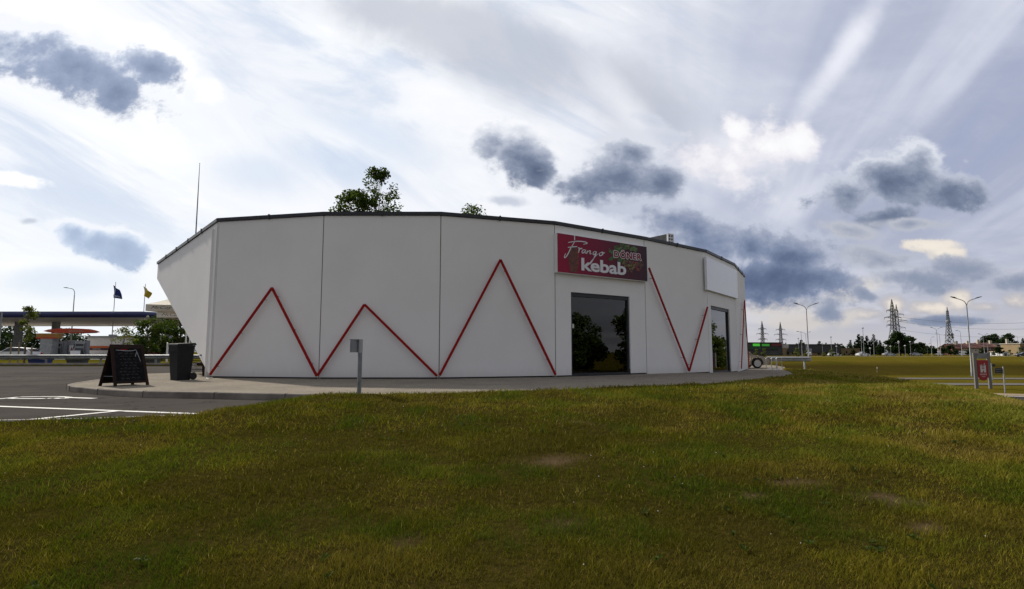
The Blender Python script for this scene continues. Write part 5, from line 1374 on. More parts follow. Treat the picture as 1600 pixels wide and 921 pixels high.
# pay kiosk with orange board
d = 66.0
ks = thing('pay_kiosk', 'grey service cabinet with a brown and orange board above it', 'kiosk', ((70-800)/F*d, d, -.1))
a, b = P(62, 529, d), P(78.5, 556, d); MB().box(((a.x+b.x)/2, d+.6, (a.z-.1)/2-.0), (b.x-a.x, 1.0, a.z+.1)).build('cabinet', M['pump_grey'], ks, bevel=.03)
a, b = P(55, 521, d-.1), P(87, 529, d-.1); MB().box(((a.x+b.x)/2, d+.5, (a.z+b.z)/2), (b.x-a.x, .9, a.z-b.z)).build('board', mat('ochre_board', (.28, .15, .03), .6, 0, .2, 2), ks, bevel=.02)
MB().box(((a.x+b.x)/2, d+.03, b.z+.06), (b.x-a.x-.02, .03, .16)).build('board_stripe', M['orange_red'], ks)
fn = lambda a_, b_: P(63+a_*22, 526.8-b_*3.2, d-.02)
strokes(MB(), [[(i*.11, .1), (i*.11+.03, .9), (i*.11+.07, .2)] for i in range(9)], fn, .03).build('lettering', M['orange'], ks)
# pumps
fp_ = None
for u0, u1, d, lab in ((82, 101, 67.5, 'grey petrol pump left of the red sign pillar'), (116, 138, 67.5, 'grey petrol pump right of the red sign pillar')):
    a, b = P(u0, 533.5, d), P(u1, 556, d); w = b.x-a.x; cx = (a.x+b.x)/2; h = a.z+.1
    if fp_ is None:
        fp_ = t = thing('petrol_pump', lab, 'petrol pump', (0, 0, 0), 'petrol pumps')
        MB().box((0, 0, h*.5), (w*.8, .6, h)).build('cabinet', M['pump_grey'], t, bevel=.04)
        MB().box((0, -.31, h*.80), (w*.55, .03, h*.12)).build('display', M['window_dark'], t)
        MB().box((0, -.31, h*.45), (w*.62, .03, h*.36)).build('hose_panel', M['grey_block'], t)
        for s_ in (-1, 1): MB().tube([(s_*w*.36, -.34, h*.86), (s_*w*.46, -.42, h*.5), (s_*w*.40, -.42, h*.2), (s_*w*.30, -.36, h*.45)], .03, 8).build('hose', M['rubber'], t)
        for s_ in (-1, 1): MB().box((s_*w*.45, .05, h*.52), (w*.09, .5, h*1.04)).build('side_post', M['zinc_dark'], t)
        t.location = (cx, d, -.1)
    else: dup(fp_, (cx, d, -.1), 0, label=lab)
mb_t = thing('waste_box', 'small white box standing beside the right petrol pump', 'box', ((121-800)/F*66.5, 66.5, -.1))
MB().box(((121-800)/F*66.5, 66.5, .45), (.75, .6, 1.1)).build('body', M['white'], mb_t, bevel=.03); MB().box(((121-800)/F*66.5, 66.5, 1.04), (.8, .65, .07)).build('lid', M['lamp_grey'], mb_t)
# shop with stripes
d = 98.0; a, b = P(137, 527.5, d), P(236, 556, d); w = b.x-a.x; cx = (a.x+b.x)/2
sh = thing('station_shop', 'low white shop with orange and purple stripes behind the pumps', 'building', (cx, d, -.1))
MB().box((cx, d+6, (a.z-.1)/2), (w, 12, a.z+.1)).build('wall', M['white'], sh)
z = P(150, 541, d).z; z2 = P(150, 544.2, d).z; z3 = P(150, 547.5, d).z
MB().box((cx, d-.03, (z+z2)/2), (w+.04, .08, z-z2)).build('orange_stripe', M['orange'], sh)
MB().box((cx, d-.03, (z3+z2)/2-.005), (w+.04, .08, z2-z3-.01)).build('purple_stripe', mat('purple_stripe', (.035, .015, .035), .6), sh)
put_text(MB(), 'STATOIL', lambda a_, b_: P(144.5+a_*13, 546.6-b_*1.7, d-.09), .01, 0, 1.05).build('lettering', M['white'], sh)
MB().box((cx, d+6, a.z+.12), (w+.5, 12.5, .24)).build('roof', M['lamp_grey'], sh)
MB().box((cx-.30*w, d+3, a.z+.4), (.9, .9, .35)).build('roof_vent', M['lamp_grey'], sh)
p = P(192, 525, 96); q2 = P(216, 528, 96)
yb = thing('height_bar', 'ochre clearance bar hanging beyond the young tree', 'beam', (p.x, 96, 0))
MB().box(((p.x+q2.x)/2, 96, (p.z+q2.z)/2), (q2.x-p.x, .3, p.z-q2.z)).build('beam', mat('ochre_beam', (.24, .19, .03), .6), yb)
for xx_ in (p.x+.1, q2.x-.1): MB().tube([(xx_, 96, -.1), (xx_, 96, p.z)], .07).build('post', M['lamp_grey'], yb)
# slim posts left
fp_ = None
for u, vt, d, lab in ((1.5, 489, 48, 'tall'), (20.5, 536, 46, 'short'), (33, 536, 46, 'short'), (42, 544, 47, 'lower'), (53, 542, 46, 'stubby')):
    x = (u-800)/F*d; h = P(u, vt, d).z+.1
    lab2 = {'tall': 'tall thin grey post at the left edge of the photo', 'lower': 'thin tan post directly below the young tree', 'stubby': 'thin tan post right of the young tree'}.get(lab) or ('thin tan post over the middle of the white car' if u < 25 else 'thin tan post over the rear of the white car')
    t = thing('marker_post', lab2, 'post', (x, d, -.1), 'thin posts behind the guardrail')
    MB().tube([(x, d, -.1), (x, d, h-.1)], .055 if u > 5 else .06, 8).build('post', M['tan_post'] if u > 5 else M['lamp_grey'], t)
    MB().lathe([(.06, 0), (.065, .03), (.02, .06)], 8, (x, d, h-.1)).build('cap', M['dark_metal'], t)
p = P(262, 537, 50); wp = thing('marker_post', 'white post left of the wheelie bin before the trees', 'post', (p.x, 50, -.1), 'thin posts behind the guardrail')
MB().tube([(p.x, 50, -.1), (p.x, 50, p.z)], .08, 8).build('post', M['white'], wp); MB().lathe([(.08, 0), (.085, .04), (.03, .07)], 8, p).build('cap', M['lamp_grey'], wp)

# ------------------------------------------------------------------ trees
def crown_leaves(rng, centres, radii, n, size, squash=.8, droop=0.0):
    c = np.asarray(centres, float); r = np.asarray(radii, float)
    i = rng.choice(len(c), n, p=(r**2)/np.sum(r**2))
    v = rng.normal(size=(n, 3)); v /= np.linalg.norm(v, axis=1)[:, None]
    p = c[i]+v*(r[i]*rng.random(n)**.45)[:, None]*np.array([1, 1, squash])
    a = rng.normal(size=(n, 3)); a[:, 2] *= .6; a[:, 2] -= droop; a /= np.linalg.norm(a, axis=1)[:, None]
    b = np.cross(a, rng.normal(size=(n, 3))); b /= np.linalg.norm(b, axis=1)[:, None]
    s = size*(.6+.8*rng.random(n))[:, None]
    V = np.stack([p-a*s*.5, p+b*s*.36+a*s*.05, p+a*s*.6, p-b*s*.36+a*s*.05], 1).reshape(-1, 3)
    return V
def leaf_mesh(name, V, m):
    n = len(V)//4; me = bpy.data.meshes.new(name); me.vertices.add(len(V)); me.vertices.foreach_set('co', V.astype(np.float32).ravel())
    me.loops.add(4*n); me.loops.foreach_set('vertex_index', np.arange(4*n, dtype=np.int32)); me.polygons.add(n)
    me.polygons.foreach_set('loop_start', np.arange(0, 4*n, 4, dtype=np.int32)); me.update(calc_edges=True); me.materials.append(m); return me
def make_tree(h, r, m, n, leaf, seed, label, group=None, trunk=.0, base=.25, kind='round', clumps=26, clr=.34, name='tree', stem=None):
    rng = np.random.default_rng(seed); rd = random.Random(seed)
    t = thing(name, label, 'tree', (0, 0, 0), group); tr = MB(); tw = trunk or h*.018+.03
    top = h*.86
    cents, rads = [], []
    bend = [(rd.uniform(-.03, .03)*h*k_, rd.uniform(-.03, .03)*h*k_, top*k_) for k_ in (0, .25, .5, .75, 1)]
    tr.tube(bend, [tw*1.25, tw, tw*.75, tw*.45, tw*.15], 8)
    if kind == 'conifer':
        nl = 15
        for i in range(nl):
            z = h*(base+(1-base)*i/nl); rr = r*(1-i/nl)**.85+.04*h*.2
            k_ = max(3, int(8*(1-i/nl)))
            for j in range(k_):
                a = 6.283*j/k_+rd.random(); q_ = rr*rd.uniform(.35, .85)
                cents.append((q_*math.cos(a), q_*math.sin(a), z-.12*q_)); rads.append(rr*.38+.02*h)
    else:
        for i in range(clumps):
            u_ = rd.random(); z = h*(base+(1-base)*(.06+.90*u_)); k_ = math.sin(math.pi*min(1, (.18+.78*u_)))**.7
            a = rd.random()*6.283; q_ = r*k_*math.sqrt(rd.random())*.85
            c = (q_*math.cos(a), q_*math.sin(a), z); cents.append(c); rads.append(r*clr*rd.uniform(.6, 1.15)*(1 if kind == 'round' else .8))
            zb_ = min(top*.9, max(h*base*.8, z-q_*.9)); b0 = Vector((bend[2][0]*zb_/top, bend[2][1]*zb_/top, zb_)); b1 = Vector(c)
            mid = (b0+b1)/2+Vector((0, 0, -.05*q_))
            lf = .32 if clumps < 50 else .11
            tr.tube([b0, mid, b1], [tw*lf, tw*lf*.6, tw*lf*.2], 5)
    tr.build('trunk', M['bark'], t, smooth=True)
    me = leaf_mesh('crown', crown_leaves(rng, cents, rads, n, leaf, .8 if kind != 'conifer' else .45, .3 if kind == 'conifer' else 0), m)
    o = bpy.data.objects.new('crown', me); C.objects.link(o); o.parent = t
    return t
def put(t, u, d, z=None, rz=0, sc=1):
    x = (u-800)/F*d; t.location = (x, d, float(ground_z(x, d)) if z is None else z); t.rotation_euler = (0, 0, rz); t.scale = (sc, sc, sc); return t
# trees behind the house, crowns above the roof edge
t = make_tree(12.5, 2.45, L_MAPLE, 5200, .165, 11, 'dark maple with a low bushy crown over the roof, left of a taller crown', 'trees behind the restaurant', base=.60, clumps=110, clr=.20, trunk=.15); put(t, 549, 40, -.2)
t = make_tree(14.5, 1.75, L_MAPLE, 4200, .16, 12, 'taller loose crown rising above the roof beside the bushy maple', 'trees behind the restaurant', base=.58, clumps=90, clr=.26, trunk=.14); put(t, 586, 40.5, -.2)
t = make_tree(11.12, 3.5, L_MAPLE, 3600, .16, 13, 'small tip of a tree just above the roof right of the bigger crowns', 'trees behind the restaurant', base=.62, clumps=90, clr=.19, trunk=.14); put(t, 737, 40, -.2)
# young trees by the station
t = make_tree(4.55, .95, L_YOUNG, 900, .15, 21, 'young upright tree with yellow green leaves before the canopy at far left', 'young trees', base=.38, clumps=20, clr=.36, trunk=.045); put(t, 43, 46, -.1)
t = make_tree(2.9, 1.0, L_YOUNG, 420, .12, 22, 'thin young tree with sparse leaves above the chalk board', 'young trees', base=.42, clumps=16, clr=.32, trunk=.04); put(t, 196, 46, -.1)
for u, h, r, sd, d, lab in ((232, 4.2, 2.3, 31, 56, 'broad dark green tree left of the wheelie bin beyond the rail'), (256, 4.0, 2.2, 32, 60, 'dark tree between the parasol and the blue canopy end'), (282, 5.3, 2.4, 33, 58, 'taller dark tree behind the wheelie bin lid'), (303, 4.6, 2.2, 34, 60, 'dark tree half hidden by the slanting wall'), (250, 2.6, 2.6, 35, 92, 'low bush below the canopy end behind the cars')):
    t = make_tree(h, r, L_MAPLE, 2600, .20, sd, lab, 'trees beyond the left guardrail', base=.22, clumps=44, clr=.24); put(t, u, d, -.1)
for u, h, r, sd, d, lab in ((-8, 6.6, 3.4, 41, 118, 'big dark tree cut by the left edge under the canopy'), (22, 6.0, 3.2, 42, 120, 'dark tree behind the tan posts under the canopy'), (52, 4.6, 3.0, 43, 125, 'low dark tree behind the grey service cabinet'), (100, 5.0, 3.2, 44, 128, 'dark tree behind the red pump sign pillar'), (126, 4.6, 3.0, 45, 126, 'dark tree behind the right petrol pump'), (8, 4.0, 3.4, 46, 110, 'low dark bush behind the white car at far left')):
    t = make_tree(h+.6, r, L_DARK, 1500, .42, sd, lab, 'trees behind the petrol station', base=.08, clumps=24, clr=.40); put(t, u, d, -.1)
# far trees on the right: a few kinds, copied
kinds = {'c': make_tree(12, 2.6, L_CON, 2200, .75, 51, 'x', kind='conifer', base=.12), 'd': make_tree(11, 4.6, L_DARK, 2200, .80, 52, 'x', base=.10, clumps=30, clr=.38), 'e': make_tree(10, 3.6, L_DARK, 1800, .70, 53, 'x', base=.12, clumps=24, clr=.36), 'p': make_tree(5, 1.9, L_PALE, 700, .42, 54, 'x', base=.10, clumps=16, clr=.42), 's': make_tree(3.4, .8, L_CON, 400, .36, 55, 'x', base=.05, clumps=10, clr=.6)}
kh = {'c': 12, 'd': 11, 'e': 10, 'p': 5, 's': 3.4}; used = set()
def far(kind, u, vt, d, label, group):
    x = (u-800)/F*d; zb_ = float(ground_z(x, d))-.1; h = P(u, vt, d).z-zb_; sc = h/kh[kind]
    o = kinds[kind] if kind not in used else dup(kinds[kind]); used.add(kind)
    o['label'] = label; o['group'] = group; o.location = (x, d, zb_); o.scale = (sc, sc, sc); o.rotation_euler = (0, 0, random.random()*6.28); return o
GW = 'conifer grove in the far field'; GP = 'broad trees by the pylons'; GH = 'trees around the far houses'; GS = 'pale shrubs before the dark hall'
for i, (u, v) in enumerate([(1322, 540), (1327, 530.5), (1334, 533), (1340.5, 521), (1346, 524), (1353, 523.5), (1358, 531), (1363.5, 522.5), (1368, 530), (1373, 531), (1378, 537)]):
    far('c', u, v, 255+(i*37 % 25), ['pointed conifer at the left end of the far grove', 'sharp spired conifer second from the left of the grove', 'low conifer in the left part of the grove', 'tall double spired conifer behind the taller pole', 'conifer right behind the pole pair', 'slim pointed conifer in the middle of the grove', 'shorter conifer right of the grove middle', 'spired conifer behind the plain pole left of the pylons', 'bushy conifer right of the plain pole', 'rounded conifer near the left pylon foot', 'low conifer touching the left pylon foot'][i], GW)
for u, v, kd, d, lab in ((1330, 545, 'e', 240, 'low leafy tree under the left conifers'), (1350, 541, 'e', 240, 'low leafy tree under the middle conifers'), (1370, 541, 'd', 245, 'low leafy tree under the right conifers'), (1396, 522.5, 'd', 232, 'tall dark tree in front of the left pylon'), (1404, 518.5, 'd', 230, 'highest dark tree in front of the two big pylons'), (1417, 526, 'd', 235, 'round dark tree right of the two big pylons'), (1388, 541, 'e', 225, 'low tree left of the pylon trees'), (1427, 537, 'd', 245, 'dark tree on the left of the low wood'), (1438, 535.5, 'd', 250, 'dark tree in the middle of the low wood'), (1447, 540, 'e', 245, 'dark tree at the right end of the low wood'), (1456, 541, 'e', 250, 'tree behind the single arm lamps'), (1470, 540, 'e', 255, 'tree right of the lamp cluster'), (1482, 539.5, 'd', 240, 'green tree below the radio mast'), (1490, 545, 'e', 230, 'low green tree left of the red roofs')):
    far(kd, u, v, d, lab, GP)
for u, v, kd, d, lab in ((1541, 526, 'd', 330, 'dark tree behind the middle of the red roofs'), (1548, 523, 'd', 335, 'broad dark tree above the red roofs'), (1553, 525, 'e', 330, 'dark tree just right of the broad one over the roofs'), (1571, 522, 'd', 330, 'tall dark tree between the red and dark roofs'), (1566, 529, 'd', 325, 'dark tree left of the tall one over the roofs'), (1580, 531, 'e', 325, 'small dark tree over the dark roof'), (1596, 527.5, 'c', 320, 'single pointed spruce at the right edge'), (1558, 539, 'e', 232, 'green garden tree in front of the red roof end'), (1532, 542, 'e', 232, 'dark garden tree before the terrace middle'), (1509, 545, 'e', 228, 'light garden tree before the white terrace wall'), (1590, 543, 'p', 225, 'pale green garden tree before the tan house'), (1574, 547, 'p', 222, 'pale garden bush beside the white garage'), (1549, 549, 'e', 222, 'low dark bush beside the white garage')):
    far(kd, u, v, d, lab, GH)
for u, v, d, lab in ((1180, 546, 205, 'pale shrub before the green lit shop front'), (1192, 545, 205, 'pale shrub in the middle of the shop front'), (1243, 544, 200, 'pale shrub before the left part of the dark hall'), (1257, 548, 200, 'pale shrub behind the twin lamp post'), (1297, 546, 195, 'pale shrub at the foot of the floodlight pole'), (1285, 550, 200, 'small pale shrub before the dark hall middle')):
    far('p', u, v, d, lab, GS)
for i, (u, v) in enumerate([(1229, 548), (1237, 548), (1276, 550), (1289, 549.5), (1303, 551), (1310, 550), (1316.5, 552), (1324, 552), (1330, 551), (1337, 551)]):
    far('s', u, v, 212, ['dark clipped bush at the tan gap of the halls', 'second dark bush right of the tan gap', 'dark bush left of the floodlight pole', 'dark bush close left of the floodlight pole', 'dark bush right of the floodlight pole', 'dark bush near the hall corner', 'first dark bush before the tan wall', 'second dark bush before the tan wall', 'third dark bush before the tan wall', 'last dark bush before the tan wall by the poles'][i], 'dark bushes along the far halls')
for u, v, kd, d, lab in ((1250, 531, 'e', 330, 'small tree crown over the roof of the dark hall at left'), (1280, 533, 'e', 330, 'broad low crown over the middle of the dark hall'), (1289, 535, 'c', 330, 'conifer tip over the dark hall'), (1303, 535, 'c', 330, 'conifer tip over the right end of the dark hall'), (1307, 536, 'c', 335, 'smaller conifer tip at the right end of the dark hall'), (1312, 537, 'e', 330, 'round crown beyond the right end of the dark hall'), (1226, 537, 'e', 335, 'low crown behind the white panel of the halls')):
    far(kd, u, v, d, lab, 'tree tops over the dark hall')
# woods along the horizon
def wood(name, x0, x1, y, h, n, label, seed):
    rng = np.random.default_rng(seed); cs = []; rs = []
    k_ = int(abs(x1-x0)/9)
    for i in range(k_):
        x = x0+(x1-x0)*(i+rng.random())/k_; hh = h*rng.uniform(.55, 1.1); r_ = rng.uniform(4, 7)
        for j in range(4): cs.append((x+rng.normal()*2, y+rng.normal()*6, -1+hh*(j+.6)/4.4)); rs.append(r_*(1-.13*j))
    me = leaf_mesh(name, crown_leaves(rng, cs, rs, n, 1.9, .9), L_DARK); o = bpy.data.objects.new(name, me); C.objects.link(o)
    tag(o, label, 'woods', kind='stuff')
wood('far_woods', 120, 760, 620, 9, 16000, 'dark line of woods along the horizon at right', 3)
wood('far_woods', -560, -60, 420, 9, 12000, 'dark line of woods along the horizon behind the petrol station', 4)
# trees across the road behind the photographer, mirrored in the windows
for i, (x, y, s_, lab) in enumerate(((58, -2, 1.0, 'big leafy tree mirrored in the left of the tall window'), (60, 9, .78, 'smaller leafy tree in the dip of the window reflection'), (54, 20, 1.0, 'leafy tree mirrored in the right of the tall window'), (84, 66, 1.0, 'leafy tree mirrored in the narrow right window'), (74.5, 78, .80, 'lower leafy tree mirrored in the narrow right window'), (92, 82, 1.05, 'leafy tree on the slope mirrored in the narrow window'))):
    if i == 0: bt = make_tree(11, 5.6, leaf_mat('tall_hedge_leaves', (.05, .085, .015), (.10, .14, .03), .5, .3), 9000, .5, 61, lab, 'trees mirrored in the windows', base=.06, clumps=40, clr=.34); t = bt
    else: t = dup(bt, label=lab)
    t.location = (x, y, float(ground_z(x, max(y, 0)))-.2); t.scale = (s_,)*3; t.rotation_euler = (0, 0, i*1.3)

# ------------------------------------------------------------------ pylons and mast
def lattice(mb, corners_fn, levels, w):
    """four tapering legs with cross bracing; corners_fn(z) -> half width"""
    for a, b in zip(levels[:-1], levels[1:]):
        ra, rb = corners_fn(a), corners_fn(b)
        cs = [(-1, -1), (1, -1), (1, 1), (-1, 1)]
        for i in range(4):
            p, q = cs[i], cs[(i+1) % 4]
            mb.bar((p[0]*ra, p[1]*ra, a), (p[0]*rb, p[1]*rb, b), w*1.5)
            mb.bar((p[0]*ra, p[1]*ra, a), (q[0]*rb, q[1]*rb, b), w); mb.bar((q[0]*ra, q[1]*ra, a), (p[0]*rb, p[1]*rb, b), w)
            mb.bar((p[0]*rb, p[1]*rb, b), (q[0]*rb, q[1]*rb, b), w)
def pylon(label, w=.16):
    t = thing('power_pylon', label, 'pylon', (0, 0, 0), 'lattice power pylons'); H = 40.0
    hw = lambda z: 4.2-(4.2-1.15)*(z/20) if z < 20 else 1.15-(1.15-.75)*((z-20)/14) if z < 34 else max(.05, .75*(1-(z-34)/6))
    mb = MB(); lattice(mb, hw, [0, 5, 9.5, 13.5, 17, 20, 22.5, 25, 27.5, 30, 32, 34, 36, 38, 40], w); mb.build('lattice_tower', M['lattice'], t)
    for z, l in ((21, 5.2), (26.5, 6.6), (31.5, 4.6)):
        mb = MB()
        for s_ in (-1, 1):
            r_ = hw(z)
            for y in (-1, 1):
                mb.bar((s_*r_, y*r_, z), (s_*l, 0, z+.5), w); mb.bar((s_*r_, y*r_, z+1.5), (s_*l, 0, z+.5), w)
                mb.bar((s_*r_, y*r_, z), (s_*(r_+l)/2, y*r_*.5, z+1.0), w*.8)
            mb.bar((s_*l, 0, z+.5), (s_*l, 0, z-1.0), w*.9)
        mb.build('cross_arm', M['lattice'], t)
    return t
def pp_place(t, u, vt, d, zb_, rz):
    x = (u-800)/F*d; h = P(u, vt, d).z-zb_; sc = h/40; t.location = (x, d, zb_); t.scale = (sc, sc, sc); t.rotation_euler = (0, 0, rz)
py = pylon('taller of the two big pylons standing close together above the trees', .20); pp_place(py, 1395.5, 468, 300, -1, R(8))
p2 = dup(py, label='slightly lower big pylon close behind the taller one, to its right'); pp_place(p2, 1402, 476, 330, -1, R(-30))
p3 = dup(py, label='left one of two distant pylons above the green lit shop'); pp_place(p3, 1190.5, 502, 470, -6, R(10))
p4 = dup(py, label='right one of two distant pylons above the green lit shop'); pp_place(p4, 1219, 503.5, 480, -6, R(-5))
# power lines from the big pylon to the right
for i, (v0, v1, s_) in enumerate(((493, 497, .055), (500, 508, .05), (513, 520, .05))):
    a = P(1402, v0+2, 330); b = P(1700, v1, 260); pts = []
    for j in range(21):
        k_ = j/20; p = a.lerp(b, k_); p.z -= 4*3.2*k_*(1-k_); pts.append(p)
    tag(MB().tube(pts, s_, 5).build('power_line', M['lattice']), ['highest thin power line running right from the big pylons', 'middle thin power line running right from the big pylons', 'lowest thin power line running right from the big pylons'][i], 'power line', 'power lines')
# radio mast
d = 420.0; x = (1481.5-800)/F*d; zt_ = P(1481.5, 480, d).z
rm = thing('radio_mast', 'slim tapering lattice radio mast with small dishes', 'mast', (x, d, -1)); H = zt_+1
hw = lambda z: max(.35, 2.5-(2.5-.75)*(z/(H*.68)) if z < H*.68 else .75-.4*((z-H*.68)/(H*.32)))
tmp = MB(); lattice(tmp, hw, [H*k_ for k_ in (0, .09, .18, .27, .35, .43, .50, .57, .63, .69, .74, .79, .84, .88, .92)], .15)
mb = MB(); mb.v = [(v[0]+x, v[1]+d, v[2]-1) for v in tmp.v]; mb.f = tmp.f; mb.build('lattice_tower', M['lattice'], rm)
MB().tube([(x, d, H*.92-1), (x, d, H-1)], [.5, .25], 8).build('antenna', M['lamp_grey'], rm)
for k_, s_ in ((.30, -1), (.42, 1), (.69, -1), (.36, 1)): MB().lathe([(.2, -.2), (1.1, .2), (1.1, .4), (.2, .4)], 12, (x+s_*(hw(H*k_)+.4), d-1, H*k_-1), 'Y').build('dish', M['gloss_white'], rm)
for k_ in (.69, .41): MB().box((x, d, H*k_-1), (hw(H*k_)*2+1.4, hw(H*k_)*2+1.4, .35)).build('platform', M['lattice'], rm)

# ------------------------------------------------------------------ far halls
def boxpart(u0, u1, v0, v1, d, dep, name, m, par, zb_=None, off=0.0):
    a, b = P(u0, v0, d), P(u1, v1, d); z0 = b.z if zb_ is None else zb_
    return MB().box(((a.x+b.x)/2, d+dep/2-off, (a.z+z0)/2), (b.x-a.x, dep, a.z-z0)).build(name, m, par)
d = 240.0
sm = thing('supermarket', 'dark shop building with bright green lit signs right of the house', 'building', P(1190, 556, d))
boxpart(1150, 1222, 535.8, 556, d, 40, 'wall', M['darkclad'], sm, -1.2)
boxpart(1150, 1222.4, 535.2, 536.4, d, 40.6, 'roof', M['dark_metal'], sm, None, .3)
gg = boxpart(1150, 1188, 540.8, 546.5, d, .4, 'window', M['greenglass'], sm, None, .3)
mb = MB()
for i in range(18):
    u = 1150+i*2.1; a, b = P(u, 540.8, d-.4), P(u, 546.5, d-.4); mb.bar(a, b, .12)
mb.build('mullions', M['dark_metal'], gg)
boxpart(1188, 1216, 541, 546.5, d, .4, 'window', mat('dark_green_glass', (.008, .02, .013), .2), sm, None, .3)
boxpart(1176, 1186.3, 537.3, 541.2, d, .5, 'lit_sign', M['green_sign'], sm, None, .6)
boxpart(1190, 1201.5, 537.8, 541.2, d, .5, 'lit_sign', M['green_sign_dim'], sm, None, .6)
boxpart(1204, 1220.5, 537.2, 541.0, d, .5, 'sign_band', M['red_sign_dim'], sm, None, .6)
boxpart(1150, 1222, 549, 556, d, .4, 'base', M['window_dark'], sm, -1.2, .3)
tn = thing('tan_annex', 'narrow tan annex with a pale panel on top between the two dark halls', 'building', P(1227, 556, d+1))
boxpart(1222.2, 1232, 544, 556, d+1, 25, 'wall', M['tanwall'], tn, -1.2)
boxpart(1222.2, 1232, 538.6, 543.9, d+1, 25, 'pale_panel', mat('pale_panel', (.42, .40, .38), .6, 0, .1, .5), tn)
boxpart(1230, 1235, 546, 556, d+.7, .3, 'door', M['window_dark'], tn, -1.2)
hl = thing('dark_hall', 'long dark clad hall with a tan base behind the street lamps', 'building', P(1270, 556, d+3))
boxpart(1232.2, 1314, 538.5, 551, d+3, 40, 'wall', M['darkclad'], hl)
boxpart(1233, 1313, 551.05, 556, d+3.4, 39, 'base', M['tanwall'], hl, -1.2)
boxpart(1232, 1314.2, 538, 539.0, d+2.8, 40.6, 'roof', M['dark_metal'], hl)
boxpart(1262, 1268.5, 545, 552, d+2.7, .3, 'shutter', M['zinc'], hl)
boxpart(1264, 1267.5, 552, 556, d+2.6, .3, 'door', mat('blue_door', (.04, .05, .12), .5), hl, -1.2)
for u in (1250, 1280, 1300): boxpart(u, u+3, 552, 554.5, d+3.2, .25, 'window', M['window_dark'], hl)
tw_ = thing('tan_wall', 'low tan hall wing right of the dark hall before the conifers', 'building', P(1330, 556, d+6))
boxpart(1314.3, 1344, 545, 556, d+6, 25, 'wall', M['tanwall'], tw_, -1.2)
boxpart(1314.3, 1344.3, 544.3, 545.2, d+5.8, 25.4, 'roof', mat('tan_coping', (.20, .15, .09), .8), tw_)
for u in (1322, 1334): boxpart(u, u+2, 549, 552, d+5.9, .25, 'window', M['window_dark'], tw_)

# ------------------------------------------------------------------ far houses
def row_house(u0, u1, d, ve, vr, wallm, roofm, label, wins, chim, zb_=-1.0, vw=None):
    a, b = P(u0, ve, d), P(u1, ve, d); ze = a.z; zr_ = P(u0, vr, d+5).z; w = b.x-a.x; cx = (a.x+b.x)/2
    t = thing('terraced_house', label, 'house', (cx, d, zb_), 'houses beyond the far field'); dep = 10
    MB().box((cx, d+dep/2, (ze+zb_)/2), (w, dep, ze-zb_)).build('wall', wallm, t)
    q = [(a.x-.15, d-.6, ze-.15), (a.x-.15, d+dep/2, zr_), (a.x-.15, d+dep+.6, ze-.15), (a.x-.15, d+dep+.6, ze+.1), (a.x-.15, d+dep/2, zr_+.3), (a.x-.15, d-.6, ze+.1)]
    MB().prism(q, (w+.2, 0, 0)).build('roof', roofm, t)
    MB().prism([(a.x, d, ze), (a.x, d+dep, ze), (a.x, d+dep/2, zr_-.05)], (w, 0, 0)).build('gable', wallm, t)
    for u, h in chim:
        x = (u-800)/F*d; MB().box((x, d+dep/2-1.2, zr_+h/2-.8), (1.1, .8, h+1.2)).build('chimney', M['plaster'], t)
    for u, v, wu, hv in wins:
        p, q2 = P(u, v, d), P(u+wu, v+hv, d); f_ = MB().box(((p.x+q2.x)/2, d-.03, (p.z+q2.z)/2), (q2.x-p.x, .12, p.z-q2.z)).build('window', M['white'], t)
        MB().box(((p.x+q2.x)/2, d-.10, (p.z+q2.z)/2), ((q2.x-p.x)*.8, .04, (p.z-q2.z)*.78)).build('pane', M['window_dark'], f_)
    return t
D = 280.0
row_house(1489, 1502, D, 545, 538.3, M['brick'], M['brickred'], 'leftmost brick terraced house under the red roof', [(1492, 548, 2.2, 2.2), (1497, 548, 2.2, 2.2)], [(1501, 1.8)])
row_house(1502.2, 1519.5, D, 544, 538, M['plaster'], M['brickred'], 'white walled terraced house under the red roof behind the lamp', [(1506, 547, 2.5, 2.2), (1522-8, 546, 3, 2.6)], [(1519, 1.8)])
row_house(1519.7, 1536, D, 544, 537.3, M['plaster'], M['brickred'], 'terraced house with cream wall between two chimneys', [(1523, 546.5, 3, 2.5), (1529, 546.5, 3, 2.5)], [(1535.5, 2.2)])
row_house(1536.2, 1556, D, 543, 536.8, M['brick'], M['brickred'], 'right end brick terraced house with white upper windows', [(1540, 543.8, 2.8, 3.0), (1544, 543.8, 3.6, 3.0), (1541, 551, 4.5, 2.5), (1549, 550, 3, 2)], [(1555, 1.6)])
row_house(1565, 1582, D+6, 545.5, 537.5, M['brick'], M['darkroof'], 'dark roofed house between the tall tree and the tan house', [(1568, 548, 2.5, 2.2)], [(1581.5, 2.6)])
row_house(1583, 1594, D+16, 543, 537.5, M['brick'], M['darkroof'], 'small dark roofed house behind the tan house', [(1585, 545, 2, 2)], [])
th = thing('tan_house', 'flat topped tan house cut by the right edge', 'house', P(1602, 556, 250), 'houses beyond the far field')
boxpart(1593.5, 1615, 537.5, 556, 250, 10, 'wall', M['tanwall'], th, -1); boxpart(1593, 1615.5, 536.8, 537.8, 249.8, 10.5, 'roof', M['plaster'], th)
f_ = boxpart(1596.2, 1599.4, 541.8, 547.2, 250, .3, 'window', M['window_dark'], th, None, .2)
ga = thing('garage', 'small white garage with a dark door below the dark roof', 'garage', P(1571, 556, 235))
boxpart(1566, 1576, 550.2, 556, 235, 6, 'wall', M['white'], ga, -1); boxpart(1565.5, 1576.5, 549.4, 550.3, 234.8, 6.4, 'roof', M['plaster'], ga); boxpart(1568.5, 1573.5, 552, 556, 234.9, .2, 'door', M['window_dark'], ga, -1)
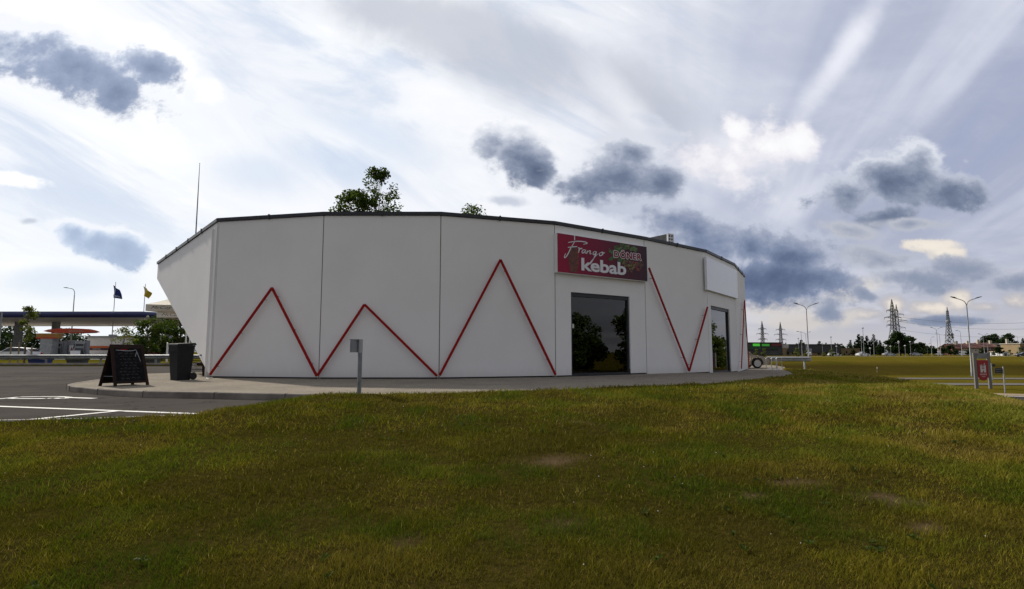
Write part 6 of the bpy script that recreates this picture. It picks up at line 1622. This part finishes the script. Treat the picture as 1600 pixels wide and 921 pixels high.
# low fence before the houses
fe = thing('field_fence', 'long low grey fence along the far road before the houses', 'fence', P(1560, 556, 200)); mb = MB()
x0, x1 = (1536-800)/F*200, (1612-800)/F*200; zf0 = float(ground_z(170, 200))
for z in (.5, 1.0): mb.bar((x0, 200, zf0+z), (x1, 200, zf0+z), .07)
mb.build('rail', M['lamp_grey'], fe)
for i in range(9): MB().box((x0+(x1-x0)*i/8, 200, zf0+.6), (.14, .14, 1.3)).build('post', M['lamp_grey'], fe)
strip('path', [(60, 184, 0), (150, 184, 0), (260, 186, 0)], 2.5, float(ground_z(160, 184))+.06, mat('pale_path', (.40, .36, .30), .9), 'pale narrow path in front of the far houses', 'path')

# ------------------------------------------------------------------ town sign and road signs
d = 55.0; zb_ = ROAD_Z
xl0, xl1 = ((u-800)/F*d for u in (1515.8, 1520.6)); xr0, xr1 = ((u-800)/F*d for u in (1537.2, 1541.8))
ts = thing('town_sign', 'tall sign with a dark red shield and silver emblem between two grey pillars', 'sign', ((xl0+xr1)/2, d, zb_))
zt_ = P(1518, 552.0, d).z
for a, b in ((xl0, xl1), (xr0, xr1)): MB().box(((a+b)/2, d, (zt_+zb_-.3)/2), (b-a, .14, zt_-zb_+.3)).build('pillar', M['aluminium'], ts, bevel=.01)
zc0 = P(1530, 560.5, d).z
MB().box(((xl1+xr0)/2, d-.02, (zt_+zc0)/2-.01), (xr0-xl1, .12, zt_-zc0-.02)).build('header_panel', M['zinc_dark'], ts)
zs1, zs0 = P(1530, 563, d).z, P(1530, 595, d).z
xa, xb = xl1+.02, xr0+.02; xm = (xa+xb)/2; pts = [(xa, d-.08, zs1), (xb, d-.08, zs1)]
for i in range(0, 13):
    a = math.pi*i/12; pts.append((xm+(xb-xa)/2*math.cos(a)*(1), d-.08, zs0+(zs1-zs0)*.36-(zs1-zs0)*.36*math.sin(a)))
shd = MB().prism(pts, (0, .12, 0)).build('shield', M['pylon_red'], ts, bevel=.008)
def SH(a, b, off=.092): return Vector((xa+(xb-xa)*a, d-off, zs0+(zs1-zs0)*b))
em = MB()
for x0_, w_, h_ in ((.24, .16, .30), (.60, .16, .30), (.40, .20, .17)):
    em.add([SH(x0_, .40), SH(x0_+w_, .40), SH(x0_+w_, .40+h_), SH(x0_, .40+h_)], [(0, 1, 2, 3)])
for x0_ in (.22, .58):
    em.add([SH(x0_, .70), SH(x0_+.05, .70), SH(x0_+.05, .76), SH(x0_, .76)], [(0, 1, 2, 3)]); em.add([SH(x0_+.075, .70), SH(x0_+.125, .70), SH(x0_+.125, .76), SH(x0_+.075, .76)], [(0, 1, 2, 3)]); em.add([SH(x0_+.15, .70), SH(x0_+.20, .70), SH(x0_+.20, .76), SH(x0_+.15, .76)], [(0, 1, 2, 3)])
em.add([SH(.34, .80), SH(.42, .78), SH(.52, .62), SH(.47, .60)], [(0, 1, 2, 3)]); em.add([SH(.64, .86), SH(.70, .84), SH(.53, .60), SH(.48, .61)], [(0, 1, 2, 3)])
em.build('emblem', M['silver_ink'], shd)
gate = MB().add([SH(.455, .40, .095), SH(.545, .40, .095), SH(.545, .47, .095), SH(.50, .51, .095), SH(.455, .47, .095)], [(0, 1, 2, 3, 4)]).build('emblem_gate', M['pylon_red'], shd)
tx = MB(); rd = random.Random(5)
for i in range(6):
    a = .20+i*.105; tx.add([SH(a, .27), SH(a+.03, .27), SH(a+.03, .335), SH(a, .335)], [(0, 1, 2, 3)])
    tx.add([SH(a+.03, .315), SH(a+.075, .315), SH(a+.075, .335), SH(a+.03, .335)], [(0, 1, 2, 3)])
    if i % 2: tx.add([SH(a+.03, .27), SH(a+.075, .27), SH(a+.075, .288), SH(a+.03, .288)], [(0, 1, 2, 3)])
for i in range(4):
    a = .34+i*.085; tx.add([SH(a, .18), SH(a+.05, .18), SH(a+.03, .215), SH(a+.01, .215)], [(0, 1, 2, 3)])
tx.build('lettering', M['white'], shd)
d = 48.5; x = (1561.5-800)/F*d
bs = thing('road_sign', 'small dark road sign seen from the back on a grey post', 'road sign', (x, d, ROAD_Z))
zt_ = P(1561, 574, d).z; MB().tube([(x, d, ROAD_Z-.2), (x, d, zt_+.05)], .05, 10).build('post', M['zinc'], bs)
a, b = P(1555, 575.5, d), P(1567.5, 583.5, d); MB().box(((a.x+b.x)/2, d+.07, (a.z+b.z)/2), (b.x-a.x, .03, a.z-b.z)).build('sign_plate', M['dark_metal'], bs, bevel=.01)
for k_ in (.3, .7): MB().box(((a.x+b.x)/2, d+.045, b.z+(a.z-b.z)*k_), ((b.x-a.x)*.9, .02, .03)).build('bracket', M['zinc_dark'], bs)
d = 72.0; x = (1543.5-800)/F*d
sp2 = thing('road_sign', 'thin post with a tiny dark sign beyond the red town sign', 'road sign', (x, d, ROAD_Z))
zt_ = P(1543, 568, d).z; MB().tube([(x, d, ROAD_Z-.2), (x, d, zt_)], .05, 8).build('post', M['zinc'], sp2)
MB().box((x+.28, d, zt_-.25), (.38, .06, .30)).build('sign_plate', M['dark_metal'], sp2, bevel=.01)
d = 88.0; x = (1366-800)/F*d; zg = float(ground_z(x, d))
sp3 = thing('marker_post', 'thin pale marker stake on the far grass bank', 'post', (x, d, zg))
MB().tube([(x, d, zg-.2), (x, d, zg+1.0)], .05, 8).build('post', M['tan_post'], sp3); MB().box((x, d-.05, zg+.8), (.12, .04, .16)).build('reflector', M['white'], sp3)
